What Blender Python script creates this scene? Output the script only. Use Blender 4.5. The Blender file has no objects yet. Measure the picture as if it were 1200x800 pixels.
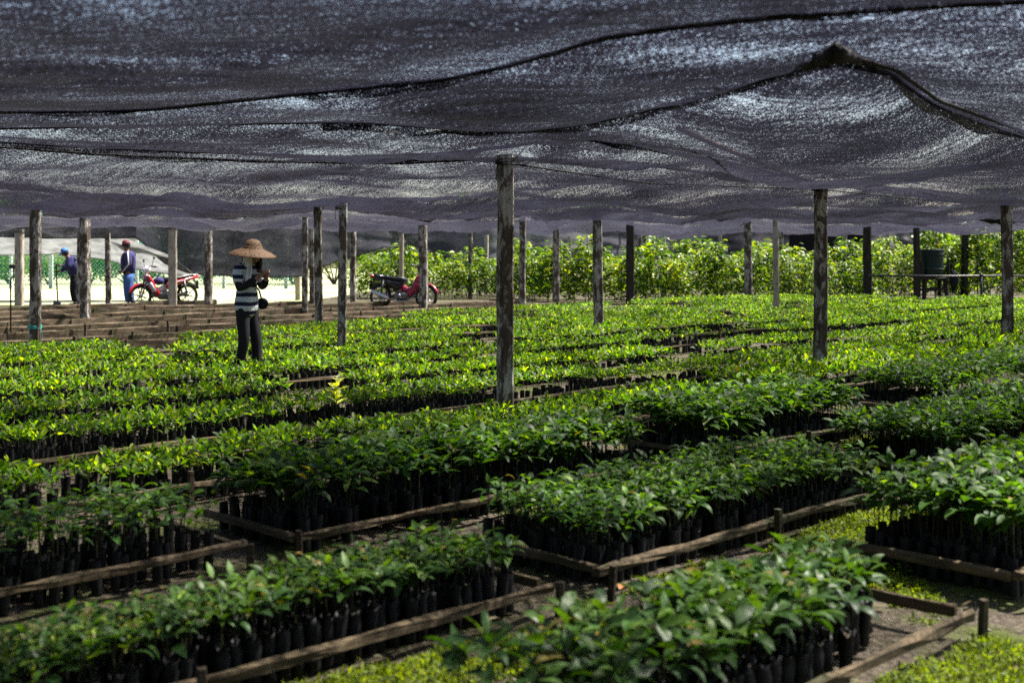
import bpy, bmesh, math, random
import numpy as np
from mathutils import Vector, Matrix, noise as mnoise

random.seed(7)
RNG = np.random.default_rng(11)
S = bpy.context.scene
COL = S.collection
PI = math.pi
R = math.radians

# ------------------------------------------------------------------ camera frame
EYE, F, HZ = 1.56, 1400.0, 292.0          # eye height (m), focal length and horizon row in 1200x800 pixels


def W(px, py, z=0.0):
    """the point at height z that stands where the photo shows (px, py)"""
    Y = F * (EYE - z) / (py - HZ)
    return Vector(((px - 600) * Y / F, Y, z))


def WY(px, py, Y):
    return Vector(((px - 600) * Y / F, Y, EYE - (py - HZ) * Y / F))


TH = R(44)
CU, SU = math.cos(TH), math.sin(TH)


def UV(u, v, z=0.0):
    """bed coordinates: u along the beds, v across them"""
    return Vector((u * CU - v * SU, u * SU + v * CU, z))


# ------------------------------------------------------------------ object helpers
def tag(o, label=None, cat=None, group=None, kind=None):
    if label: o['label'] = label
    if cat: o['category'] = cat
    if group: o['group'] = group
    if kind: o['kind'] = kind
    return o


def empty(name, loc=(0, 0, 0), rz=0.0):
    o = bpy.data.objects.new(name, None)
    o.empty_display_size = 0.1
    o.location = loc
    o.rotation_euler = (0, 0, rz)
    COL.objects.link(o)
    return o


def link(name, me, parent=None):
    o = bpy.data.objects.new(name, me)
    COL.objects.link(o)
    if parent is not None: o.parent = parent
    return o


def np_mesh(name, verts, faces, mats, cols=None, smooth=True, midx=None):
    """mesh from numpy arrays; faces is an (n,4) or (n,3) array or a list of arrays"""
    me = bpy.data.meshes.new(name)
    if not isinstance(faces, list): faces = [faces]
    faces = [np.asarray(f, dtype=np.int32) for f in faces if len(f)]
    nv = len(verts)
    me.vertices.add(nv)
    me.vertices.foreach_set('co', np.asarray(verts, dtype=np.float32).ravel())
    loops = np.concatenate([f.ravel() for f in faces])
    tot = np.concatenate([np.full(len(f), f.shape[1], dtype=np.int32) for f in faces])
    start = np.concatenate([[0], np.cumsum(tot)[:-1]]).astype(np.int32)
    me.loops.add(len(loops))
    me.loops.foreach_set('vertex_index', loops.astype(np.int32))
    me.polygons.add(len(tot))
    me.polygons.foreach_set('loop_start', start)
    me.polygons.foreach_set('loop_total', tot)
    if midx is not None: me.polygons.foreach_set('material_index', np.asarray(midx, dtype=np.int32))
    me.polygons.foreach_set('use_smooth', np.full(len(tot), smooth, dtype=bool))
    for m in (mats if isinstance(mats, (list, tuple)) else [mats]): me.materials.append(m)
    if cols is not None:
        a = me.color_attributes.new('tint', 'FLOAT_COLOR', 'POINT')
        c = np.ones((nv, 4), dtype=np.float32)
        c[:, :3] = cols
        a.data.foreach_set('color', c.ravel())
    me.update()
    me.validate()
    return me


class MB:
    """collects simple shapes into one mesh"""
    def __init__(self): self.v, self.f = [], []

    def add(self, vs, fs):
        n = len(self.v)
        self.v += [tuple(p) for p in vs]
        self.f += [tuple(i + n for i in f) for f in fs]
        return self

    def box(self, c, s, rot=None):
        hx, hy, hz = s[0] / 2, s[1] / 2, s[2] / 2
        b = min(hx, hy, hz) * 0.22
        bm = bmesh.new()
        bmesh.ops.create_cube(bm, size=1)
        for v in bm.verts: v.co = Vector((v.co.x * s[0], v.co.y * s[1], v.co.z * s[2]))
        bmesh.ops.bevel(bm, geom=bm.edges[:], offset=b, segments=1, affect='EDGES')
        M = Matrix.Translation(c) @ (rot.to_4x4() if rot else Matrix())
        bm.verts.index_update()
        self.add([M @ v.co for v in bm.verts], [[v.index for v in f.verts] for f in bm.faces])
        bm.free()
        return self

    def tube(self, pts, rad, n=8, cap=True):
        pts = [Vector(p) for p in pts]
        if not isinstance(rad, (list, tuple)): rad = [rad] * len(pts)
        vs, fs = [], []
        ref = None
        for i, p in enumerate(pts):
            t = (pts[min(i + 1, len(pts) - 1)] - pts[max(i - 1, 0)]).normalized()
            if ref is None: ref = Vector((0, 0, 1)) if abs(t.z) < 0.9 else Vector((1, 0, 0))
            a = t.cross(ref).normalized(); b = t.cross(a).normalized()
            ref = -b if (-b).dot(ref) > 0 else b
            a = t.cross(ref).normalized(); b = a.cross(t).normalized()
            for k in range(n):
                q = 2 * PI * k / n
                vs.append(p + (a * math.cos(q) + b * math.sin(q)) * rad[i])
        for i in range(len(pts) - 1):
            for k in range(n):
                k2 = (k + 1) % n
                fs.append((i * n + k, i * n + k2, (i + 1) * n + k2, (i + 1) * n + k))
        if cap:
            fs.append(tuple(range(n))[::-1]); fs.append(tuple((len(pts) - 1) * n + k for k in range(n)))
        return self.add(vs, fs)

    def lathe(self, prof, n=24, axis='z', at=(0, 0, 0)):
        """prof: (radius, height) pairs"""
        vs, fs = [], []
        for r_, h in prof:
            for k in range(n):
                q = 2 * PI * k / n
                p = (r_ * math.cos(q), r_ * math.sin(q), h)
                if axis == 'y': p = (p[0], p[2], p[1])
                elif axis == 'x': p = (p[2], p[0], p[1])
                vs.append(Vector(p) + Vector(at))
        m = len(prof)
        for i in range(m - 1):
            for k in range(n):
                k2 = (k + 1) % n
                fs.append((i * n + k, i * n + k2, (i + 1) * n + k2, (i + 1) * n + k))
        return self.add(vs, fs)

    def slab(self, outline, w, axis='y', at=(0, 0, 0), edge=0.012):
        """an outline in the x-z plane given thickness w along y with softened rims"""
        o = [Vector((p[0], p[1])) for p in outline]
        c = sum(o, Vector((0, 0))) / len(o)
        n = len(o)
        vs = []
        for y, sh in ((-w / 2, edge), (-w / 2 + edge, 0), (w / 2 - edge, 0), (w / 2, edge)):
            for p in o:
                d = (p - c); L = max(d.length, 1e-4)
                q = c + d * max(0.3, 1 - sh / L)
                vs.append(Vector((q.x, y, q.y)) + Vector(at))
        fs = []
        for i in range(3):
            for k in range(n):
                k2 = (k + 1) % n
                fs.append((i * n + k, i * n + k2, (i + 1) * n + k2, (i + 1) * n + k))
        fs.append(tuple(range(n))[::-1]); fs.append(tuple(3 * n + k for k in range(n)))
        return self.add(vs, fs)

    def ball(self, c, r3, n=12, m=8):
        vs, fs = [], []
        for i in range(m + 1):
            t = PI * i / m
            for k in range(n):
                q = 2 * PI * k / n
                vs.append((c[0] + r3[0] * math.sin(t) * math.cos(q), c[1] + r3[1] * math.sin(t) * math.sin(q), c[2] + r3[2] * math.cos(t)))
        for i in range(m):
            for k in range(n):
                k2 = (k + 1) % n
                fs.append((i * n + k, (i + 1) * n + k, (i + 1) * n + k2, i * n + k2))
        return self.add(vs, fs)

    def board(self, p0, p1, w, h, jit=0.006, seg=0.16, tilt=0.0):
        """a rough sawn board or split log from p0 to p1"""
        p0, p1 = Vector(p0), Vector(p1)
        d = p1 - p0
        L = d.length
        t = d.normalized()
        side = Vector((0, 0, 1)).cross(t).normalized()
        up = t.cross(side).normalized()
        n = max(2, int(L / seg) + 1)
        ph = random.uniform(0, 100)
        prof = [(-.5, -.38), (-.38, -.5), (.38, -.5), (.5, -.38), (.5, .36), (.36, .5), (-.36, .5), (-.5, .36)]
        vs, fs = [], []
        for i in range(n + 1):
            s = L * i / n
            nz = mnoise.noise(Vector((s * 0.9, ph, 0))); ny = mnoise.noise(Vector((s * 0.9, ph, 7)))
            k = 1 + 0.14 * mnoise.noise(Vector((s * 3, ph, 3)))
            c = p0 + t * s + up * (nz * jit * 2.4 - 0.0 * s) + side * ny * jit * 2.4
            for a, b in prof:
                j = jit * 0.8
                vs.append(c + side * (a * w * k + random.uniform(-j, j)) + up * (b * h * k + random.uniform(-j, j)))
        m = len(prof)
        for i in range(n):
            for q in range(m):
                q2 = (q + 1) % m
                fs.append((i * m + q, i * m + q2, (i + 1) * m + q2, (i + 1) * m + q))
        fs.append(tuple(range(m))[::-1]); fs.append(tuple(n * m + q for q in range(m)))
        return self.add(vs, fs)

    def build(self, name, mat, parent=None, smooth=False):
        me = bpy.data.meshes.new(name)
        me.from_pydata(self.v, [], self.f)
        me.materials.append(mat)
        bm = bmesh.new(); bm.from_mesh(me)
        bmesh.ops.recalc_face_normals(bm, faces=bm.faces[:])
        bm.to_mesh(me); bm.free()
        if smooth: me.polygons.foreach_set('use_smooth', [True] * len(me.polygons))
        me.update()
        return link(name, me, parent)


# ------------------------------------------------------------------ materials
class NT:
    def __init__(self, name):
        self.m = bpy.data.materials.new(name)
        self.m.use_nodes = True
        self.t = self.m.node_tree
        self.t.nodes.clear()
        self.out = self.n('ShaderNodeOutputMaterial')

    def n(self, kind, **kw):
        nd = self.t.nodes.new(kind)
        for k, v in kw.items(): setattr(nd, k, v)
        return nd

    def l(self, a, b): self.t.links.new(a, b)

    def coord(self, scale=(1, 1, 1), rot=(0, 0, 0), kind='Object'):
        tc = self.n('ShaderNodeTexCoord'); mp = self.n('ShaderNodeMapping')
        mp.inputs['Scale'].default_value = scale; mp.inputs['Rotation'].default_value = rot
        self.l(tc.outputs[kind], mp.inputs['Vector'])
        return mp.outputs['Vector']

    def noise(self, vec, scale, detail=3, rough=0.55, dist=0.0):
        nd = self.n('ShaderNodeTexNoise')
        nd.inputs['Scale'].default_value = scale; nd.inputs['Detail'].default_value = detail
        nd.inputs['Roughness'].default_value = rough; nd.inputs['Distortion'].default_value = dist
        if vec is not None: self.l(vec, nd.inputs['Vector'])
        return nd.outputs['Fac']

    def ramp(self, fac, stops, interp='LINEAR'):
        nd = self.n('ShaderNodeValToRGB')
        nd.color_ramp.interpolation = interp
        e = nd.color_ramp.elements
        while len(e) < len(stops): e.new(0.5)
        for q, (p, c) in zip(e, stops):
            q.position = p
            q.color = (*c, 1) if not isinstance(c, (int, float)) else (c, c, c, 1)
        self.l(fac, nd.inputs['Fac'])
        return nd.outputs['Color']

    def math(self, op, a, b=None, clamp=False):
        nd = self.n('ShaderNodeMath', operation=op, use_clamp=clamp)
        for i, x in enumerate((a, b)):
            if x is None: continue
            if isinstance(x, (int, float)): nd.inputs[i].default_value = x
            else: self.l(x, nd.inputs[i])
        return nd.outputs[0]

    def mix(self, fac, a, b, mode='MIX'):
        nd = self.n('ShaderNodeMix', data_type='RGBA', blend_type=mode)
        for s, x in ((nd.inputs[0], fac), (nd.inputs[6], a), (nd.inputs[7], b)):
            if isinstance(x, (int, float)): s.default_value = x
            elif isinstance(x, tuple): s.default_value = (*x, 1)
            else: self.l(x, s)
        return nd.outputs[2]

    def principled(self, col, rough=0.6, spec=0.4, metal=0.0, bump=None, bstr=0.3, bdist=0.01):
        p = self.n('ShaderNodeBsdfPrincipled')
        for s, x in (('Base Color', col), ('Roughness', rough), ('Metallic', metal)):
            if isinstance(x, tuple): p.inputs[s].default_value = (*x, 1)
            elif isinstance(x, (int, float)): p.inputs[s].default_value = x
            else: self.l(x, p.inputs[s])
        p.inputs['Specular IOR Level'].default_value = spec
        if bump is not None:
            b = self.n('ShaderNodeBump'); b.inputs['Strength'].default_value = bstr; b.inputs['Distance'].default_value = bdist
            self.l(bump, b.inputs['Height']); self.l(b.outputs['Normal'], p.inputs['Normal'])
        return p.outputs['BSDF']

    def done(self, sh):
        self.l(sh, self.out.inputs['Surface'])
        return self.m


def simple(name, col, rough=0.5, spec=0.4, metal=0.0, var=0.25, scale=14):
    t = NT(name)
    f = t.noise(t.coord(), scale, 4)
    c = t.ramp(f, [(0.3, tuple(x * (1 - var) for x in col)), (0.7, tuple(min(1, x * (1 + var)) for x in col))])
    return t.done(t.principled(c, rough, spec, metal, f, 0.15, 0.004))


def leaf_material(name, transl=0.34, rough=0.34, spec=.32):
    t = NT(name)
    a = t.n('ShaderNodeAttribute', attribute_name='tint')
    oi = t.n('ShaderNodeObjectInfo')
    hv = t.n('ShaderNodeHueSaturation')
    t.l(a.outputs['Color'], hv.inputs['Color'])
    t.l(t.math('ADD', t.math('MULTIPLY', oi.outputs['Random'], 0.45), 0.78), hv.inputs['Value'])
    t.l(t.math('ADD', t.math('MULTIPLY', oi.outputs['Random'], -0.03), 0.515), hv.inputs['Hue'])
    f = t.noise(t.coord(), 60, 3)
    c = t.mix(t.math('MULTIPLY', f, 0.35), hv.outputs['Color'], (0.03, 0.05, 0.01))
    p = t.principled(c, rough, spec, 0.0, f, 0.12, 0.003)
    tr = t.n('ShaderNodeBsdfTranslucent')
    t.l(t.mix(1.0, c, (1.85, 1.9, 0.2), 'MULTIPLY'), tr.inputs['Color'])
    mx = t.n('ShaderNodeMixShader'); mx.inputs[0].default_value = transl
    t.l(p, mx.inputs[1]); t.l(tr.outputs[0], mx.inputs[2])
    return t.done(mx.outputs[0])


def net_material(name, hole, soft=0.10, col=(0.020, 0.020, 0.024), glow=(0.085, 0.085, 0.105), rot=0.0, close=0.15, grain=105, patch=.30):
    """knitted black shade cloth: gaps between the tapes, uneven where the knit is stretched"""
    t = NT(name)
    base = t.coord((1, 1, 1), (0, 0, rot))
    wn = t.n('ShaderNodeTexNoise'); wn.inputs['Scale'].default_value = 0.45; wn.inputs['Detail'].default_value = 2
    t.l(base, wn.inputs['Vector'])
    sub = t.n('ShaderNodeVectorMath', operation='SUBTRACT'); t.l(wn.outputs['Color'], sub.inputs[0]); sub.inputs[1].default_value = (.5, .5, .5)
    scl = t.n('ShaderNodeVectorMath', operation='SCALE'); t.l(sub.outputs[0], scl.inputs[0]); scl.inputs['Scale'].default_value = 1.1
    add = t.n('ShaderNodeVectorMath', operation='ADD'); t.l(base, add.inputs[0]); t.l(scl.outputs[0], add.inputs[1])

    def stretched(sc, detail, rough):
        mp = t.n('ShaderNodeMapping'); mp.inputs['Scale'].default_value = sc
        t.l(add.outputs[0], mp.inputs['Vector'])
        return t.noise(mp.outputs['Vector'], 1.0, detail, rough)
    fine = t.noise(base, grain, 2, 0.6)
    tape = stretched((grain * .22, grain * 1.1, 30), 2, 0.6)
    clump = stretched((1.6, 15, 6), 4, 0.7)
    broad = t.noise(base, 0.55, 3, 0.6, 0.6)
    s = t.math('ADD', t.math('MULTIPLY', fine, 0.82), t.math('MULTIPLY', tape, 0.18))
    wv = t.n('ShaderNodeTexWave', wave_type='BANDS', bands_direction='DIAGONAL'); wv.inputs['Scale'].default_value = 9.0; wv.inputs['Distortion'].default_value = 1.2; wv.inputs['Detail'].default_value = 2
    t.l(add.outputs[0], wv.inputs['Vector'])
    s = t.math('ADD', s, t.math('MULTIPLY', t.math('SUBTRACT', wv.outputs['Fac'], 0.5), 0.03))
    s = t.math('ADD', s, t.math('MULTIPLY', t.math('SUBTRACT', broad, 0.5), patch))
    s = t.math('ADD', s, t.math('MULTIPLY', t.math('SUBTRACT', clump, 0.5), 0.26))
    # the tapes have thickness: gaps close towards grazing view, as on the real cloth
    lw = t.n('ShaderNodeLayerWeight'); lw.inputs['Blend'].default_value = 0.5
    g = t.math('SUBTRACT', s, t.math('MULTIPLY', t.math('POWER', lw.outputs['Facing'], 1.6), close))
    mr = t.n('ShaderNodeMapRange', interpolation_type='SMOOTHSTEP')
    t.l(g, mr.inputs['Value'])
    mr.inputs['From Min'].default_value = hole; mr.inputs['From Max'].default_value = hole + soft
    c = t.ramp(tape, [(0.3, tuple(x * 0.6 for x in col)), (0.75, tuple(x * 1.6 for x in col))])
    p = t.principled(c, 0.45, 0.35)
    tr = t.n('ShaderNodeBsdfTranslucent')
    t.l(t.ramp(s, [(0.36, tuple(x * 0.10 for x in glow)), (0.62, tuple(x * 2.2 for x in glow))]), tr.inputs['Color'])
    m1 = t.n('ShaderNodeMixShader'); m1.inputs[0].default_value = 0.55
    t.l(p, m1.inputs[1]); t.l(tr.outputs[0], m1.inputs[2])
    tp = t.n('ShaderNodeBsdfTransparent')
    m2 = t.n('ShaderNodeMixShader')
    t.l(mr.outputs[0], m2.inputs[0]); t.l(m1.outputs[0], m2.inputs[1]); t.l(tp.outputs[0], m2.inputs[2])
    return t.done(m2.outputs[0])


def post_material(name, dark=(0.035, 0.027, 0.02), pale=(0.42, 0.39, 0.35), amt=0.51):
    t = NT(name)
    g = t.noise(t.coord((26, 26, 3.0)), 1.0, 5, 0.65)
    oi = t.n('ShaderNodeObjectInfo')
    off = t.n('ShaderNodeVectorMath', operation='ADD')
    t.l(t.coord((9, 9, 4.2)), off.inputs[0]); t.l(oi.outputs['Location'], off.inputs[1])
    b = t.noise(off.outputs[0], 1.0, 5, 0.7, 0.4)
    wood = t.ramp(g, [(0.3, dark), (0.72, tuple(x * 3.0 for x in dark))])
    lich = t.ramp(b, [(amt - 0.03, 0.0), (amt + 0.06, 1.0)])
    c = t.mix(lich, wood, t.ramp(g, [(0.3, tuple(x * 0.6 for x in pale)), (0.7, pale)]))
    return t.done(t.principled(c, 0.85, 0.2, 0.0, g, 0.6, 0.01))


def timber_material(name, a=(0.035, 0.026, 0.016), b=(0.17, 0.125, 0.07)):
    t = NT(name)
    v = t.coord((5, 5, 30), (0, 0, 0))
    g = t.noise(v, 1.0, 5, 0.65, 0.3)
    k = t.noise(t.coord(), 3.5, 4, 0.7)
    c = t.ramp(g, [(0.28, a), (0.72, b)])
    c = t.mix(t.ramp(k, [(0.5, 0.0), (0.62, 0.75)]), c, (0.03, 0.035, 0.014))
    return t.done(t.principled(c, 0.85, 0.2, 0.0, g, 0.5, 0.01))


def soil_material():
    t = NT('soil')
    v = t.coord()
    a = t.noise(v, 1.3, 5, 0.6)
    b = t.noise(v, 42, 4, 0.7)
    vo = t.n('ShaderNodeTexVoronoi'); vo.inputs['Scale'].default_value = 55; t.l(v, vo.inputs['Vector'])
    c = t.ramp(b, [(0.3, (0.035, 0.028, 0.02)), (0.55, (0.085, 0.068, 0.05)), (0.75, (0.19, 0.165, 0.135))])
    peb = t.ramp(vo.outputs['Distance'], [(0.12, 1.0), (0.3, 0.0)])
    sel = t.ramp(t.noise(v, 22, 1), [(0.56, 0.0), (0.62, 1.0)])
    c = t.mix(t.math('MULTIPLY', peb, sel), c, (0.27, 0.25, 0.22))
    moss = t.ramp(t.math('ADD', t.math('MULTIPLY', a, 0.75), t.math('MULTIPLY', b, 0.25)), [(0.50, 0.0), (0.60, 0.85)])
    c = t.mix(moss, c, t.ramp(t.noise(v, 90, 2), [(0.3, (0.035, 0.05, 0.008)), (0.7, (0.10, 0.13, 0.018))]))
    return t.done(t.principled(c, 0.92, 0.15, 0.0, t.math('ADD', b, t.math('MULTIPLY', peb, 0.4)), 0.9, 0.02))


def lawn_material():
    t = NT('lawn')
    v = t.coord()
    c = t.ramp(t.noise(v, 0.5, 6, 0.7), [(0.34, (0.16, 0.20, 0.05)), (0.46, (0.36, 0.37, 0.20)), (0.70, (0.50, 0.48, 0.38))])
    c = t.mix(t.ramp(t.noise(v, 24, 3), [(0.4, 0.0), (0.8, 0.35)]), c, (0.16, 0.20, 0.04))
    return t.done(t.principled(c, 0.9, 0.1, 0.0, t.noise(v, 30, 4), 0.5, 0.03))


def stripe_material():
    t = NT('striped_knit')
    tc = t.n('ShaderNodeTexCoord'); sp = t.n('ShaderNodeSeparateXYZ')
    t.l(tc.outputs['Object'], sp.inputs[0])
    z = t.math('ADD', sp.outputs['Z'], t.math('MULTIPLY', t.noise(t.coord(), 6, 2), 0.03))
    fr = t.math('FRACT', t.math('MULTIPLY', z, 8.6))
    c = t.ramp(fr, [(0.0, (0.012, 0.015, 0.035)), (0.40, (0.012, 0.015, 0.035)), (0.44, (0.36, 0.40, 0.42)), (0.96, (0.42, 0.45, 0.47)), (1.0, (0.012, 0.015, 0.035))])
    return t.done(t.principled(c, 0.9, 0.15, 0.0, t.noise(t.coord(), 25, 4), 0.4, 0.02))


def straw_material():
    t = NT('woven_straw')
    tc = t.n('ShaderNodeTexCoord'); w = t.n('ShaderNodeTexWave', wave_type='RINGS', rings_direction='Z')
    w.inputs['Scale'].default_value = 28; w.inputs['Distortion'].default_value = 2.5; w.inputs['Detail'].default_value = 2
    t.l(tc.outputs['Object'], w.inputs['Vector'])
    c = t.ramp(w.outputs['Fac'], [(0.2, (0.04, 0.019, 0.007)), (0.8, (0.09, 0.046, 0.016))])
    return t.done(t.principled(c, 0.75, 0.25, 0.0, w.outputs['Fac'], 0.15, 0.006))


M = dict(
    leaf=leaf_material('seedling_leaf', .36, .46, .26), leaf_far=leaf_material('bed_leaf', 0.46, 0.5, .2), crown=leaf_material('crown_leaf', 0.42, 0.42),
    soil=soil_material(), lawn=lawn_material(),
    post=post_material('weathered_post'), post_pale=post_material('pale_post', (0.10, 0.08, 0.06), (0.42, 0.37, 0.30), 0.42),
    post_dark=post_material('dark_post', (0.014, 0.012, 0.010), (0.06, 0.055, 0.05), 0.6),
    timber=timber_material('bed_timber', (0.024, 0.018, 0.011), (0.13, 0.095, 0.055)), timber_grey=timber_material('old_timber', (0.035, 0.026, 0.018), (0.17, 0.125, 0.08)),
    timber_old=timber_material('silvered_timber', (0.06, 0.048, 0.036), (0.27, 0.215, 0.155)),
    stake=timber_material('stake_wood', (0.02, 0.015, 0.01), (0.10, 0.075, 0.05)),
    bag=simple('black_polythene', (0.008, 0.008, 0.009), 0.58, 0.3, 0, 0.5, 30), stem=simple('green_stem', (0.035, 0.035, 0.014), 0.8, 0.2),
    bark=simple('bark', (0.09, 0.065, 0.045), 0.9, 0.2),
    rope=simple('black_rope', (0.008, 0.008, 0.009), 0.8, 0.2), twine=simple('turquoise_twine', (0.03, 0.30, 0.26), 0.7),
    skin=simple('skin', (0.21, 0.105, 0.065), 0.55, 0.4, 0, 0.12), hair=simple('black_hair', (0.008, 0.007, 0.007), 0.5),
    navy=simple('navy_cloth', (0.038, 0.036, 0.115), 0.85, 0.2), blue=simple('blue_denim', (0.06, 0.125, 0.33), 0.85, 0.2),
    darkcloth=simple('dark_cloth', (0.008, 0.0085, 0.011), 0.85, 0.2), white=simple('white_cloth', (0.62, 0.60, 0.56), 0.85, 0.2, 0, 0.12),
    maroon=simple('maroon_cap_cloth', (0.13, 0.022, 0.035), 0.8), capblue=simple('blue_cap_cloth', (0.05, 0.16, 0.42), 0.8),
    rubber=simple('tyre_rubber', (0.013, 0.013, 0.013), 0.75, 0.3), metal=simple('worn_steel', (0.45, 0.45, 0.46), 0.35, 0.5, 0.9),
    engine=simple('engine_casting', (0.13, 0.13, 0.13), 0.5, 0.5, 0.6), red=simple('red_paint', (0.42, 0.015, 0.03), 0.25, 0.5, 0, 0.1),
    wine=simple('wine_red_paint', (0.26, 0.012, 0.05), 0.28, 0.5, 0, 0.1), silver=simple('silver_paint', (0.55, 0.55, 0.58), 0.3, 0.5, 0, 0.1),
    black=simple('black_plastic', (0.015, 0.015, 0.017), 0.4), seat=simple('black_vinyl', (0.017, 0.018, 0.024), 0.42),
    lamp=simple('lamp_glass', (0.65, 0.66, 0.68), 0.12, 0.6), tail=simple('red_lens', (0.5, 0.04, 0.02), 0.15, 0.6),
    teal=simple('teal_plastic', (0.003, 0.02, 0.022), 0.5, 0.3), tarp=simple('pale_tarpaulin', (0.5, 0.51, 0.52), 0.5),
    fencegreen=simple('green_wire', (0.05, 0.28, 0.19), 0.5), concrete=simple('pale_concrete', (0.52, 0.53, 0.52), 0.85, 0.2),
    dryleaf=simple('dry_leaf', (0.42, 0.15, 0.03), 0.6), stripe=stripe_material(), straw=straw_material(),
)
def tarp_material():
    t = NT('thin_pale_tarpaulin')
    f = t.noise(t.coord((1, 1, 3)), 2.2, 4)
    c = t.ramp(f, [(0.3, (.09, .092, .096)), (.7, (.24, .245, .25))])
    p = t.principled(c, .4, .4, 0.0, t.noise(t.coord((1.2, 1, 5)), 1.6, 5, .6, 1.2), 1.0, .25)
    tr = t.n('ShaderNodeBsdfTranslucent'); t.l(c, tr.inputs['Color'])
    m = t.n('ShaderNodeMixShader'); m.inputs[0].default_value = .55
    t.l(p, m.inputs[1]); t.l(tr.outputs[0], m.inputs[2])
    return t.done(m.outputs[0])


M['tarp'] = tarp_material()
N1 = net_material('shade_cloth_double', 0.515, 0.035, (.006, .006, .011), (0.008, 0.0075, 0.013), close=.145, grain=95, patch=.44)
N2 = net_material('shade_cloth_near', 0.488, 0.035, (.006, .006, .011), (0.009, 0.0085, 0.015), rot=0.5, close=.155, grain=100, patch=.44)
N3 = net_material('shade_cloth_mid', 0.425, 0.035, (.006, .006, .011), (0.010, 0.0095, 0.017), rot=0.9, close=.230, grain=85, patch=.46)
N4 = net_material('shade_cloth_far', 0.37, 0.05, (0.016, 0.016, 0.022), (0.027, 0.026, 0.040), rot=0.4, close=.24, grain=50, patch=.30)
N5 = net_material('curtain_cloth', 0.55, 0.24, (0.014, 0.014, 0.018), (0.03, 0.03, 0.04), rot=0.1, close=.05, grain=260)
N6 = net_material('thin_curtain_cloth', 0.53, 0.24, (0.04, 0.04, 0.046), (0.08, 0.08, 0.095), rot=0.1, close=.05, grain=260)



# ------------------------------------------------------------------ leaves, many at once
def leaf_batch(P, yaw, pitch, L, Wd, droop, roll, nt=4, fold=0.25, tip=1.0):
    """verts, quads of n leaves; P (n,3), the rest (n,). nt segments along the blade, a midrib and two halves."""
    n = len(P)
    t = np.linspace(0, 1, nt + 1)
    ang = pitch[:, None] - droop[:, None] * t[None, :]
    dx = np.cos(ang) / nt; dz = np.sin(ang) / nt
    x = np.concatenate([np.zeros((n, 1)), np.cumsum((dx[:, 1:] + dx[:, :-1]) / 2, 1)], 1) * L[:, None]
    z = np.concatenate([np.zeros((n, 1)), np.cumsum((dz[:, 1:] + dz[:, :-1]) / 2, 1)], 1) * L[:, None]
    prof = np.sin(PI * np.clip(t, 0, 1) ** 0.85) ** 0.8 * (1 - 0.25 * t)
    prof[0] = 0.06; prof[-1] = 0.015
    if nt == 2: prof[1] = 0.9
    w = prof[None, :] * Wd[:, None] * 0.5
    # local frame: along (x,z), side y, normal
    nx, nz = -np.sin(ang), np.cos(ang)
    out = np.empty((n, nt + 1, 3, 3))
    for j, s in enumerate((-1, 0, 1)):
        lift = abs(s) * fold * w
        ry = s * w * np.cos(roll)[:, None]
        rl = s * w * np.sin(roll)[:, None] + lift
        out[:, :, j, 0] = x + nx * rl
        out[:, :, j, 1] = ry
        out[:, :, j, 2] = z + nz * rl
    c, s_ = np.cos(yaw)[:, None, None], np.sin(yaw)[:, None, None]
    X = out[..., 0] * c - out[..., 1] * s_; Y = out[..., 0] * s_ + out[..., 1] * c
    V = np.stack([X, Y, out[..., 2]], -1) + P[:, None, None, :]
    idx = np.arange(n * (nt + 1) * 3).reshape(n, nt + 1, 3)
    q = []
    for j in (0, 1):
        q.append(np.stack([idx[:, :-1, j], idx[:, 1:, j], idx[:, 1:, j + 1], idx[:, :-1, j + 1]], -1).reshape(-1, 4))
    return V.reshape(-1, 3), np.concatenate(q), (nt + 1) * 3


GREENS = np.array([(0.022, 0.060, 0.014), (0.035, 0.088, 0.018), (0.050, 0.115, 0.020), (0.075, 0.150, 0.022), (0.12, 0.19, 0.022)])
YOUNG = np.array([(0.024, 0.066, 0.006), (0.052, 0.120, 0.006), (0.104, 0.188, 0.006), (0.178, 0.255, 0.008), (0.28, 0.33, 0.015)])


def pick(pal, n, wts, rng=RNG):
    c = pal[rng.choice(len(pal), n, p=wts)]
    c = c * rng.uniform(0.8, 1.2, (n, 1))
    old = rng.random(n) < .006
    c[old] = np.array([.15, .11, .025]) * rng.uniform(.6, 1.3, (old.sum(), 1))
    return c


def ring_tube(P0, P1, r0, r1, n=5):
    """n tapered straight tubes at once: verts, quads"""
    m = len(P0)
    a = np.linspace(0, 2 * PI, n, endpoint=False)
    ring = np.stack([np.cos(a), np.sin(a), np.zeros(n)], -1)
    A = P0[:, None, :] + ring[None] * np.broadcast_to(r0, (m,))[:, None, None]
    B = P1[:, None, :] + ring[None] * np.broadcast_to(r1, (m,))[:, None, None]
    V = np.stack([A, B], 1).reshape(-1, 3)
    idx = np.arange(m * 2 * n).reshape(m, 2, n)
    k2 = (np.arange(n) + 1) % n
    q = np.stack([idx[:, 0, :], idx[:, 0, :][:, k2], idx[:, 1, :][:, k2], idx[:, 1, :]], -1).reshape(-1, 4)
    return V, q


# ------------------------------------------------------------------ a seedling in its bag: bag, stem, foliage
BAG_H = 0.175


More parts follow.
